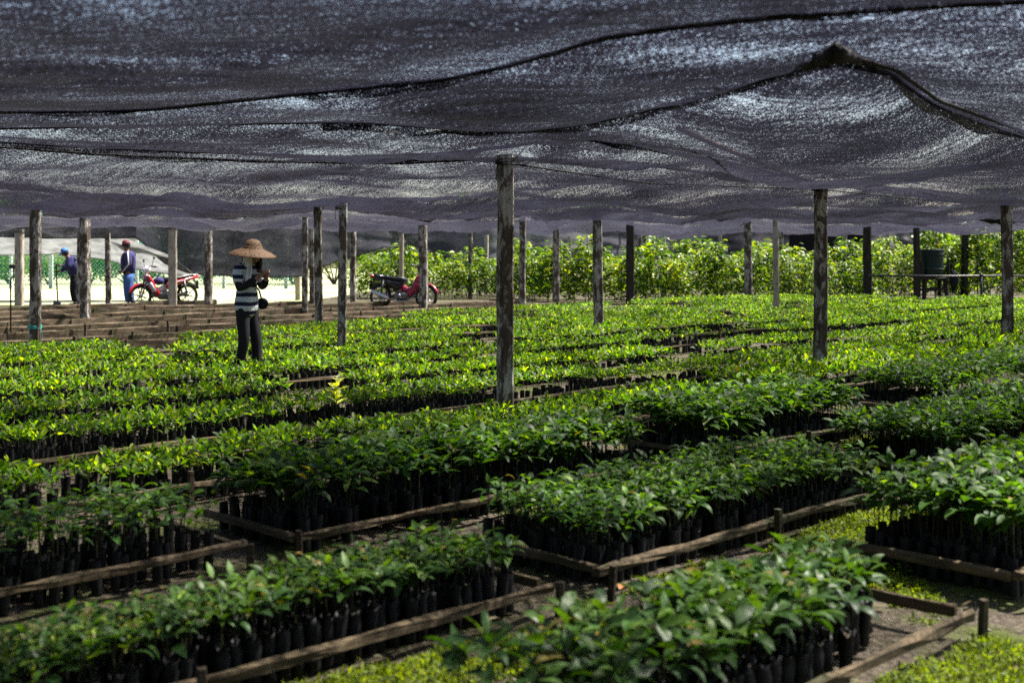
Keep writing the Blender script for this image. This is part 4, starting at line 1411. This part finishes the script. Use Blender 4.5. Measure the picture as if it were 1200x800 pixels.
def cap(parent, head, tilt, mat, hair=True):
    o = MB().lathe([(0, .115), (.045, .11), (.085, .078), (.103, .03), (.106, -.012), (.100, -.012), (.097, .03), (0, .105)], 24)
    o.slab([(0, 0)] * 3, .01) if False else None
    vs = []
    n = 11
    for z in (.0, -.01):
        for i in range(n):
            a = R(-62) + R(124) * i / (n - 1)
            vs.append((.10 * math.cos(a), .10 * math.sin(a), -.005 + z))
        for i in range(n):
            a = R(-62) + R(124) * i / (n - 1)
            vs.append((.10 * math.cos(a) + .085 * math.cos(a * .5) ** 2, .098 * math.sin(a), -.03 + z))
    fs = [(i, i + 1, n + i + 1, n + i) for i in range(n - 1)] + [(2 * n + i, 3 * n + i, 3 * n + i + 1, 2 * n + i + 1) for i in range(n - 1)] + [(n + i, n + i + 1, 3 * n + i + 1, 3 * n + i) for i in range(n - 1)]
    o.add(vs, fs)
    c = o.build('cap', mat, parent, True)
    c.location = head; c.rotation_euler = (0, tilt, 0)
    if hair:
        MB().ball((head[0] - .012, head[1], head[2] - .035), (.102, .100, .09), 14, 8).build('hair', M['hair'], parent, True)


def eyes(parent, head, f):
    f = f.normalized()
    for s in (-1, 1):
        p = head + f * .083 + V3(0, s * .033, .006)
        MB().ball(p, (.010, .012, .007), 8, 6).build('eye', M['hair'], parent, True)


cap(m1, (.232, 0, 1.525), R(24), M['capblue']); eyes(m1, Jm['head'], Jm['face'] - Jm['head'])
m1.scale = (.98,) * 3
# hoe: handle under the hands down to a blade on the ground
q = Matrix.Rotation(R(205), 4, 'Z')
hoe = tag(empty('hoe', W(67, 358.5)), 'long handled hoe held by the person in the blue cap', 'hoe')
hand = ml + (q @ Vector((.45, .02, 1.14))) * .98
hv = hand - hoe.location
hv2 = hv * 1.03
MB().tube([(0.02, 0, .10), (hv2.x * .5, hv2.y * .5, hv2.z * .52), hv2], [.022, .021, .020], 8).build('handle', M['stake'], hoe, True)
MB().box((-.01, 0, .06), (.20, .03, .16), Matrix.Rotation(R(18), 3, 'Y')).tube([(.02, -.03, .12), (.02, .03, .12)], .028, 8).build('blade', M['engine'], hoe)

# the man standing with hands in front
sl = W(151, 360)
Js = std(chest=V3(.02, 0, 1.27), waist=V3(.04, 0, 1.09), jaw=V3(.07, 0, 1.53), head=V3(.075, 0, 1.605), face=V3(.2, 0, 1.56),
         elL=V3(-.03, .27, 1.12), elR=V3(-.01, -.27, 1.12), wrL=V3(.13, .20, .93), wrR=V3(.15, -.17, .95), haL=V3(.20, .15, .90), haR=V3(.23, -.11, .92),
         knL=V3(.03, .09, .48), knR=V3(.0, -.10, .48), anL=V3(.0, .10, .09), anR=V3(-.07, -.11, .09))
m2 = person(sl, R(192), Js, 'person in a maroon cap, navy jacket and blue trousers beside the red and white motorbike',
            dict(bulk=1.26, skin=M['skin'], shirt=M['navy'], trousers=M['blue'], shoe=M['rubber']))
m2.scale = (1.03,) * 3
cap(m2, (.07, 0, 1.65), R(10), M['maroon']); eyes(m2, Js['head'], Js['face'] - Js['head'])
for k, s in (('L', 1), ('R', -1)):
    a, b, c = Js['sh' + k], Js['el' + k], Js['wr' + k]
    o = V3(.0, s * .082, .0)
    MB().tube([Js['neck'] + V3(-.02, s * .06, -.035), a + V3(0, s * .07, .07), a.lerp(b, .5) + o * 1.1, b + o, b.lerp(c, .5) + o * .85, c + o * .7], [.012, .016, .016, .015, .014, .012], 6).build('sleeve_stripe', M['white'], m2, True)


# ------------------------------------------------------------------ motorbikes
def motorbike(loc, rz, label, paint, trim, cowl, lean=8, bag=False, side=None):
    side = side or paint
    t = tag(empty('motorbike', loc, rz), label, 'motorbike')
    t.rotation_euler = (R(lean), 0, rz)
    WB, WR = 1.23, .285
    for name, x in (('wheel', WB / 2), ('wheel', -WB / 2)):
        w = empty('wheel', (x, 0, WR)); w.parent = t
        MB().lathe([(WR - .062, -.030), (WR - .02, -.042), (WR, -.022), (WR + .002, 0), (WR, .022), (WR - .02, .042), (WR - .062, .030), (WR - .062, -.030)], 36, 'y').build('tyre', M['rubber'], w, True)
        rm = MB().lathe([(WR - .060, -.028), (WR - .050, -.030), (WR - .066, 0), (WR - .050, .030), (WR - .060, .028), (WR - .078, 0), (WR - .060, -.028)], 36, 'y')
        rm.lathe([(0, -.045), (.04, -.045), (.05, 0), (.04, .045), (0, .045)], 16, 'y')
        for k in range(6):
            a = k * PI / 3 + .2
            rm.tube([(.03 * math.cos(a), 0, .03 * math.sin(a)), ((WR - .07) * math.cos(a + .12), 0, (WR - .07) * math.sin(a + .12))], [.018, .011], 6)
        rm.lathe([(.09, .036), (.108, .036), (.108, .041), (.09, .041), (.09, .036)], 20, 'y')
        rm.build('rim', M['metal'], w, True)
    fx = WB / 2
    for s in (-.075, .075):
        MB().tube([(fx, s, WR), (fx - .10, s, .56), (fx - .17, s, .80)], [.022, .024, .026], 8).build('fork', M['engine'], t, True)
    MB().add(*arc_panel(fx, WR, WR + .035, R(18), R(158), .105)).build('front_fender', paint, t, True)
    MB().add(*arc_panel(-fx, WR, WR + .05, R(35), R(150), .11)).build('rear_fender', M['black'], t, True)
    # leg shield and central spine
    MB().slab([(.44, .84), (.50, .80), (.40, .55), (.30, .36), (.20, .28), (.15, .33), (.26, .52), (.36, .74)], .30, edge=.05).build('leg_shield', paint, t, True)
    MB().slab([(.26, .50), (.22, .38), (-.05, .40), (-.15, .52), (-.05, .60), (.12, .50)], .13, edge=.03).build('spine_cover', trim, t, True)
    MB().slab([(.40, .66), (.44, .60), (.32, .38), (.24, .36)], .325, edge=.05).build('shield_trim', trim, t, True)
    for s in (-1, 1):
        MB().slab([(.02, .50), (-.10, .46), (-.45, .58), (-.83, .72), (-.84, .78), (-.45, .70), (-.06, .62)], .06, at=(0, s * .105, 0), edge=.02).build('side_panel', side, t, True)
        MB().slab([(-.02, .55), (-.45, .64), (-.70, .735), (-.45, .665), (-.06, .60)], .07, at=(0, s * .110, 0), edge=.012).build('panel_flash', trim if side is paint else side, t, True)
    MB().slab([(.06, .66), (.02, .74), (-.10, .765), (-.30, .76), (-.50, .80), (-.78, .84), (-.80, .78), (-.45, .71), (-.10, .66)], .25, edge=.04).build('seat', M['seat'], t, True)
    MB().slab([(.04, .67), (-.06, .48), (-.20, .40), (-.42, .56), (-.80, .70), (-.80, .79), (-.45, .75), (-.10, .72)], .17, edge=.03).build('under_seat_cover', M['black'], t, True)
    rk = MB().tube([(-.50, .13, .76), (-.88, .10, .82), (-.93, 0, .82), (-.88, -.10, .82), (-.50, -.13, .76)], .012, 8)
    rk.build('grab_rail', M['metal'], t, True)
    MB().slab([(-.82, .70), (-.82, .80), (-.92, .79), (-.91, .72)], .16, edge=.02).build('tail_lamp', M['tail'], t, True)
    MB().slab([(-.88, .50), (-.90, .66), (-.905, .66), (-.885, .50)], .16, edge=.002).build('number_plate', M['black'], t)
    MB().slab([(-.84, .62), (-.80, .70), (-.88, .60), (-.93, .45), (-.90, .44)], .10, edge=.012).build('mudguard', M['black'], t, True)
    MB().slab([(.16, .37), (.20, .27), (.10, .19), (-.14, .18), (-.22, .28), (-.18, .40), (.02, .41)], .20, edge=.04).ball((-.10, -.12, .28), (.10, .05, .09)).ball((-.10, .12, .28), (.10, .05, .09)).tube([(.20, 0, .30), (.36, 0, .33)], [.065, .06], 10).build('engine', M['engine'], t, True)
    MB().tube([(.30, -.06, .30), (.22, -.12, .16), (-.10, -.15, .16), (-.30, -.16, .22)], .017, 8).tube([(-.28, -.16, .21), (-.36, -.165, .24), (-.72, -.175, .38), (-.78, -.175, .40)], [.03, .045, .05, .03], 12).build('exhaust', M['metal'], t, True)
    MB().tube([(-.12, -.10, .30), (-.62, -.07, .285)], .026, 8).tube([(-.12, .10, .30), (-.62, .07, .285)], .03, 8).build('swing_arm', M['black'], t, True)
    for s in (-.13, .13):
        MB().tube([(-.55, s, .30), (-.48, s, .66)], .028, 8).build('shock_absorber', M['engine'], t, True)
    MB().slab([(.36, .92), (.34, 1.02), (.44, 1.05), (.53, .98), (.52, .88), (.44, .84)], .20, edge=.05).build('headlight_cowl', cowl, t, True)
    MB().ball((.515, 0, .94), (.035, .075, .06), 14, 8).build('headlight', M['lamp'], t, True)
    MB().tube([(.34, -.34, .99), (.40, -.20, 1.02), (.42, 0, 1.01), (.40, .20, 1.02), (.34, .34, .99)], .013, 8).tube([(.34, -.35, .99), (.37, -.25, 1.01)], .019, 8).tube([(.34, .35, .99), (.37, .25, 1.01)], .019, 8).build('handlebar', M['black'], t, True)
    for s in (-1, 1):
        MB().tube([(.39, s * .22, 1.02), (.38, s * .28, 1.16), (.37, s * .30, 1.19)], .007, 6).ball((.37, s * .31, 1.22), (.018, .055, .038), 12, 8).build('mirror', M['black'], t, True)
    for s in (-1, 1):
        MB().ball((.49, s * .10, .80), (.05, .035, .03), 10, 6).build('turn_signal', M['lamp'], t, True)
    MB().tube([(.02, -.24, .24), (.02, .24, .24)], .014, 8).build('footpeg', M['rubber'], t, True)
    MB().tube([(-.06, .10, .22), (-.10, .26, -.02 + .035)], .012, 6).build('side_stand', M['black'], t, True)
    if bag:
        tag(MB().ball((0, 0, 0), (.15, .12, .11), 16, 10).tube([(-.08, 0, .08), (0, 0, .17), (.09, 0, .08)], .012, 6).build('cloth_bag', M['navy'], None, True), 'dark blue cloth bundle resting on the red and white motorbike behind its handlebar', 'bundle')
        c = bpy.data.objects['cloth_bag']
        c.location = Vector(loc) + Matrix.Rotation(rz, 3, 'Z') @ Vector((.17, .0, .70))
    return t


def arc_panel(cx, cz, rad, a0, a1, w, n=16):
    vs, fs = [], []
    for i in range(n + 1):
        a = a0 + (a1 - a0) * i / n
        for j, (y, dr) in enumerate(((-w / 2, -.03), (-w / 2 * .8, 0), (0, .012), (w / 2 * .8, 0), (w / 2, -.03), (w / 2 * .9, -.034), (0, -.004), (-w / 2 * .9, -.034))):
            vs.append((cx + (rad + dr) * math.cos(a), y, cz + (rad + dr) * math.sin(a)))
    m = 8
    for i in range(n):
        for j in range(m):
            fs.append((i * m + j, i * m + (j + 1) % m, (i + 1) * m + (j + 1) % m, (i + 1) * m + j))
    fs.append(tuple(range(m))); fs.append(tuple(n * m + j for j in range(m)))
    return vs, fs


motorbike(W(193, 359.5), R(180 + 38), 'red and white motorbike parked on the sunlit lawn edge facing left', M['red'], M['silver'], M['silver'], 6, True).scale = (1.06, 1.2, 1.06)
b2 = motorbike(W(472, 361.5), R(-20), 'dark red motorbike with a black seat parked behind the post facing right', M['wine'], M['wine'], M['black'], -7, side=M['black'])
b2.scale = (1.08, 1.2, 1.1)


# ------------------------------------------------------------------ water tank, pipes, riser
tl = W(1092, 357.5)
t = tag(empty('water_tank', tl + Vector((0, 0, .78))), 'dark teal plastic water tank standing on a wooden stand at right', 'water tank')
MB().lathe([(0, 0), (.27, 0), (.285, .02), (.30, .30), (.315, .70), (.33, .74), (.33, .78), (.30, .78), (.29, .70), (0, .66)], 28).build('tub', M['teal'], t, True)
MB().lathe([(.315, .62), (.33, .63), (.33, .65), (.315, .66)], 28).build('rim_band', M['teal'], t, True)
MB().lathe([(.292, .20), (.308, .21), (.310, .24), (.298, .25)], 28).build('band', M['black'], t, True)
t = tag(empty('tank_stand', tl), 'dark wooden stand carrying the teal water tank', 'stand')
for sx in (-1, 1):
    for sy in (-1, 1):
        MB().board((sx * .34, sy * .30, -.03), (sx * .30, sy * .26, .74), .10, .10, .006, .1).build('leg', M['post_dark'], t)
MB().board((-.42, 0, .745), (.42, 0, .745), .72, .055, .006, .1).build('platform', M['post_dark'], t)
for sy in (-1, 1): MB().board((-.34, sy * .30, .42), (.34, sy * .30, .46), .04, .07).build('cross_rail', M['post_dark'], t)
for s in (-1, 1): MB().board((s * .36, -.28, .72), (s * .36, -.24, 1.24), .07, .05).build('upright', M['post_dark'], t)
o = MB()
vs = []
rngc = random.Random(5)
for j in range(12):
    for i in range(8):
        vs.append((.40 + .05 * i / 7 + .05 * j / 11 + .02 * math.sin(i * 2.1 + j * .5), -.34 + .07 * i / 7 * math.sin(j), 1.16 - j * .066 + .02 * math.sin(i * 1.7)))
o = MB().add(vs, [(j * 8 + i, j * 8 + i + 1, (j + 1) * 8 + i + 1, (j + 1) * 8 + i) for j in range(11) for i in range(7)]).ball((.50, -.33, .72), (.13, .07, .26), 14, 10).build('hanging_cloth', M['darkcloth'], None, True)
o.location = tl
so = o.modifiers.new('thick', 'SOLIDIFY'); so.thickness = .02
tag(o, 'dark cloth hanging over the right side of the tank stand', 'cloth')

yp = W(1150, 357).y - 1.2
zp = EYE - (323 - HZ) * yp / F
t = tag(empty('water_pipe', ((1150 - 600) * yp / F, yp, 0)), 'thin dark water pipe running level in front of the tank', 'pipe')
xa = (1018 - 1150) * yp / F; xb = (1260 - 1150) * yp / F
MB().tube([(xa, 0, zp), (xa * .3, 0, zp - .01), (xb, 0, zp)], .026, 8).build('pipe', M['black'], t, True)
MB().tube([(0, 0, -.05), (0, 0, zp)], .036, 8).lathe([(.05, -.04), (.05, .04)], 10, 'z', (0, 0, zp)).build('standpipe', M['black'], t, True)
MB().box((xa * .55, 0, .12), (.06, .06, .25)).build('foot', M['black'], t)

rp = W(10.5, 398)
t = tag(empty('sprinkler_riser', rp), 'thin black sprinkler riser with a bent arm and a box at far left', 'sprinkler')
MB().board((0, 0, -.1), (0, 0, .62), .055, .05).build('stake', M['timber'], t)
MB().tube([(.03, 0, .0), (.03, 0, 1.02), (.035, 0, 1.06), (.06, 0, 1.08), (.08, 0, 1.10)], .014, 8).build('pipe', M['black'], t, True)
MB().box((.06, 0, 1.26), (.10, .06, .07)).tube([(.08, 0, 1.08), (.08, 0, 1.24)], .012, 6).build('nozzle', M['black'], t)

# loose stakes standing on their own along the mid-field beds
for i, (px, py, h) in enumerate([(42, 418, .42), (86, 418, .30), (299, 392, .25), (150, 421, .28), (100, 400, .3), (198, 398, .33), (782, 512, .36), (391, 495, .30), (650, 414, .28)]):
    o = MB().board((0, 0, -.05), (random.uniform(-.03, .03), 0, h), .045, .04, .003, .08).build('stake', M['stake'])
    o.location = W(px, py)
    tag(o, ['short stake at the foot of the brown post with turquoise twine', 'short thick stake in the seedlings at far left', 'thin stake among the boards right of the woman', 'short stake in the seedlings left of the woman',
            'stake leaning on the boards below the man with the hoe', 'stake before the boards below the red and white motorbike', 'grey stake standing before the tall dark seedlings right of the tallest post', 'short stake below the bright yellow seedling', 'short stake in the bright seedlings left of the pale post'][i], 'stake', 'loose stakes')

# ------------------------------------------------------------------ the tall seedling, a sun fleck painted into its bright leaf colour
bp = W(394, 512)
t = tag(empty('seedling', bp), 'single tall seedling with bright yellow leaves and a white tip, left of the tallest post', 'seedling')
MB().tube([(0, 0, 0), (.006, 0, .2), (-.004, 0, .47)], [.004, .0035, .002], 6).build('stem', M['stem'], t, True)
br = leaf_material('sunfleck_leaf', .35)
n = 9
k = np.arange(n)
yaw = k * 2.4 + .6
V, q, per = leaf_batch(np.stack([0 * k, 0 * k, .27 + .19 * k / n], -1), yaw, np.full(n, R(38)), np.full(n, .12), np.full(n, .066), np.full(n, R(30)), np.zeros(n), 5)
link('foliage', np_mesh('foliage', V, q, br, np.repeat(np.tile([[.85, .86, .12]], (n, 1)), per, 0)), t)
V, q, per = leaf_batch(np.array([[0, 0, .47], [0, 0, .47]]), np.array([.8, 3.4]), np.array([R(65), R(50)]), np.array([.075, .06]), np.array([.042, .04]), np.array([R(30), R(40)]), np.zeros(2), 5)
link('tip_leaf', np_mesh('tip_leaf', V, q, br, np.repeat(np.tile([[.88, .9, .75]], (2, 1)), per, 0)), t)
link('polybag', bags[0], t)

# fallen leaves
for i, (px, py, rot, s, lb) in enumerate([(196, 776, .4, .10, 'curled orange dead leaf lying at the foot of the lower left bed'), (726, 690, 1.2, .08, 'pale brown dead leaf on the ground before the pale rail'), (1040, 705, 2.2, .09, 'brown dead leaf beside the front bed corner'),
                                          (905, 590, 2.9, .08, 'brown dead leaf on the moss path at right'), (860, 622, .2, .07, 'small brown dead leaf at the edge of the moss path')]):
    V, q, per = leaf_batch(np.zeros((1, 3)), np.array([rot]), np.array([R(30)]), np.array([s]), np.array([s * .5]), np.array([R(80)]), np.array([.3]), 5)
    o = link('dead_leaf', np_mesh('dead_leaf', V, q, M['dryleaf'])); o.location = W(px, py, .03)
    tag(o, lb, 'leaf')


# ------------------------------------------------------------------ moss on the paths, pebbles
def tri_scatter():
    rng = np.random.default_rng(5)
    P = []
    for (v0, v1, u0, u1, th, dens) in [(2.80, 3.56, 1.0, 6.2, -.28, 12000), (2.3, 3.56, 4.72, 5.25, -.1, 9000), (3.12, 3.6, 6.0, 9.5, .02, 9000), (1.2, 2.15, 3.4, 7.5, .05, 12000), (4.3, 5.08, 1.6, 5.0, -.1, 7000), (4.58, 5.08, 5.0, 9.0, .0, 7000), (6.05, 6.6, 6, 11, .1, 3000)]:
        n = int((v1 - v0) * (u1 - u0) * dens)
        u = rng.uniform(u0, u1, n); v = rng.uniform(v0, v1, n)
        m = np.array([mnoise.noise(Vector((a * 1.1, b * 1.9, 2))) + .55 * mnoise.noise(Vector((a * 4.5, b * 6, 5))) for a, b in zip(u, v)])
        ok = m > th
        u, v, m = u[ok], v[ok], m[ok] - th
        x, y = u * CU - v * SU, u * SU + v * CU
        s = inview(x, y)
        P.append(np.stack([x, y, np.clip(m, 0, .5)], -1)[s])
    P = np.concatenate(P)
    n = len(P)
    z = np.array([.022 * mnoise.noise(Vector((x * 1.3, y * 1.3, 0))) + .012 * mnoise.noise(Vector((x * 5, y * 5, 3))) - .012 for x, y, _ in P])
    hump = np.sqrt(P[:, 2]) * .075
    base = np.stack([P[:, 0], P[:, 1], z + hump * rng.random(n) - .004], -1)
    V, q, per = leaf_batch(base, rng.uniform(0, 6.28, n), rng.uniform(R(10), R(85), n), rng.uniform(.018, .042, n), rng.uniform(.007, .015, n), R(40) + rng.normal(0, .3, n), rng.normal(0, .4, n), 2)
    pal = np.array([(.075, .12, .006), (.13, .19, .007), (.20, .26, .009), (.07, .07, .012), (.25, .29, .02)])
    me = np_mesh('moss', V, q, M['leaf_far'], np.repeat(pick(pal, n, [.25, .3, .25, .1, .1], rng), per, 0))
    tag(link('moss', me), 'bright yellow green moss tufts along the paths between beds', 'moss', kind='stuff')
    # pebbles and crumbs of soil
    P = []
    n = 16000
    u = rng.uniform(0, 11, n); v = rng.uniform(1.3, 8, n)
    fr = (v - 2.2) % 1.45
    ok = (fr > .95) | (v < 2.15) | (rng.random(n) < .12) | ((u > 4.66) & (u < 5.25) & (v < 3.3))
    x, y = u * CU - v * SU, u * SU + v * CU
    ok &= inview(x, y)
    x, y = x[ok], y[ok]; n = len(x)
    z = np.array([.022 * mnoise.noise(Vector((a * 1.3, b * 1.3, 0))) + .012 * mnoise.noise(Vector((a * 5, b * 5, 3))) - .012 for a, b in zip(x, y)])
    r = rng.uniform(.003, .011, n) * rng.uniform(.6, 1.3, n)
    oct_ = np.array([(1, 0, 0), (0, 1, 0), (-1, 0, 0), (0, -1, 0), (0, 0, .7), (0, 0, -.7)], float)
    V = oct_[None] * rng.uniform(.6, 1.3, (n, 6, 1)) * r[:, None, None] + np.stack([x, y, z + r * .3], -1)[:, None, :]
    f = np.array([(0, 1, 4), (1, 2, 4), (2, 3, 4), (3, 0, 4), (1, 0, 5), (2, 1, 5), (3, 2, 5), (0, 3, 5)])
    F_ = (f[None] + (np.arange(n) * 6)[:, None, None]).reshape(-1, 3)
    tag(link('pebbles', np_mesh('pebbles', V.reshape(-1, 3), F_, simple('pebble', (.22, .19, .16), .9, .2, 0, .5, 30))), 'small pebbles and crumbs of soil scattered on the paths', 'pebbles', kind='stuff')


tri_scatter()


def litter():
    rng = np.random.default_rng(17)
    n = 1500
    u = rng.uniform(0, 12, n); v = rng.uniform(1.3, 9, n)
    fr = (v - 2.2) % 1.46
    ok = (fr > .82) | (v < 2.1) | ((u > 4.6) & (u < 5.3) & (v < 3.5))
    x, y = u * CU - v * SU, u * SU + v * CU
    ok &= inview(x, y)
    x, y = x[ok], y[ok]; n = len(x)
    L = rng.uniform(.02, .075, n)
    V, q, per = leaf_batch(np.stack([x, y, np.full(n, .015)], -1), rng.uniform(0, 6.28, n), rng.normal(.15, .25, n), L, L * rng.uniform(.25, .5, n), R(25) + rng.normal(0, .6, n), rng.normal(0, .4, n), 3)
    pal = np.array([(.12, .075, .035), (.20, .14, .08), (.07, .045, .025), (.28, .22, .14), (.22, .10, .03)])
    me = np_mesh('leaf_litter', V, q, leaf_material('litter_leaf', .1, .8, .1), np.repeat(pal[rng.integers(0, 5, n)], per, 0))
    tag(link('leaf_litter', me), 'dry brown leaf litter strewn on the paths', 'leaf litter', kind='stuff')


litter()

# ------------------------------------------------------------------ light, sky, camera
SUN_EL, SUN_AZ = R(60), R(62)          # azimuth from +Y towards +X: the sun stands behind the scene to the right
w = bpy.data.worlds.new('World'); S.world = w; w.use_nodes = True
nt = w.node_tree; nt.nodes.clear()
sky = nt.nodes.new('ShaderNodeTexSky'); sky.sky_type = 'NISHITA'; sky.sun_disc = False
sky.dust_density = 2.5; sky.sun_elevation = SUN_EL; sky.sun_rotation = SUN_AZ
bg = nt.nodes.new('ShaderNodeBackground'); bg.inputs['Strength'].default_value = .068
wo_ = nt.nodes.new('ShaderNodeOutputWorld')
nt.links.new(sky.outputs[0], bg.inputs[0]); nt.links.new(bg.outputs[0], wo_.inputs[0])
sd = bpy.data.lights.new('sun', 'SUN'); sd.energy = 5.0; sd.angle = R(.53); sd.color = (1, .95, .86)
so_ = bpy.data.objects.new('sun', sd); COL.objects.link(so_)
dv = Vector((math.sin(SUN_AZ) * math.cos(SUN_EL), math.cos(SUN_AZ) * math.cos(SUN_EL), math.sin(SUN_EL)))
so_.rotation_euler = dv.to_track_quat('Z', 'Y').to_euler()
so_.location = dv * 60

cam = bpy.data.cameras.new('camera')
co = bpy.data.objects.new('camera', cam); COL.objects.link(co); S.camera = co
co.location = (0, 0, EYE); co.rotation_euler = (R(90), 0, 0)
cam.sensor_width = 36; cam.lens = F / 1200 * 36
cam.shift_y = -(400 - HZ) / 1200
cam.clip_start = .05; cam.clip_end = 3000
cam.dof.use_dof = True; cam.dof.focus_distance = 12.5; cam.dof.aperture_fstop = 2.4

S.view_settings.view_transform = 'Standard'; S.view_settings.look = 'None'; S.view_settings.gamma = 1
S.view_settings.exposure = 1.88
S.cycles.use_denoising = False
S.cycles.max_bounces = 10; S.cycles.transparent_max_bounces = 24; S.cycles.transmission_bounces = 6; S.cycles.diffuse_bounces = 4
S.cycles.sample_clamp_indirect = 6
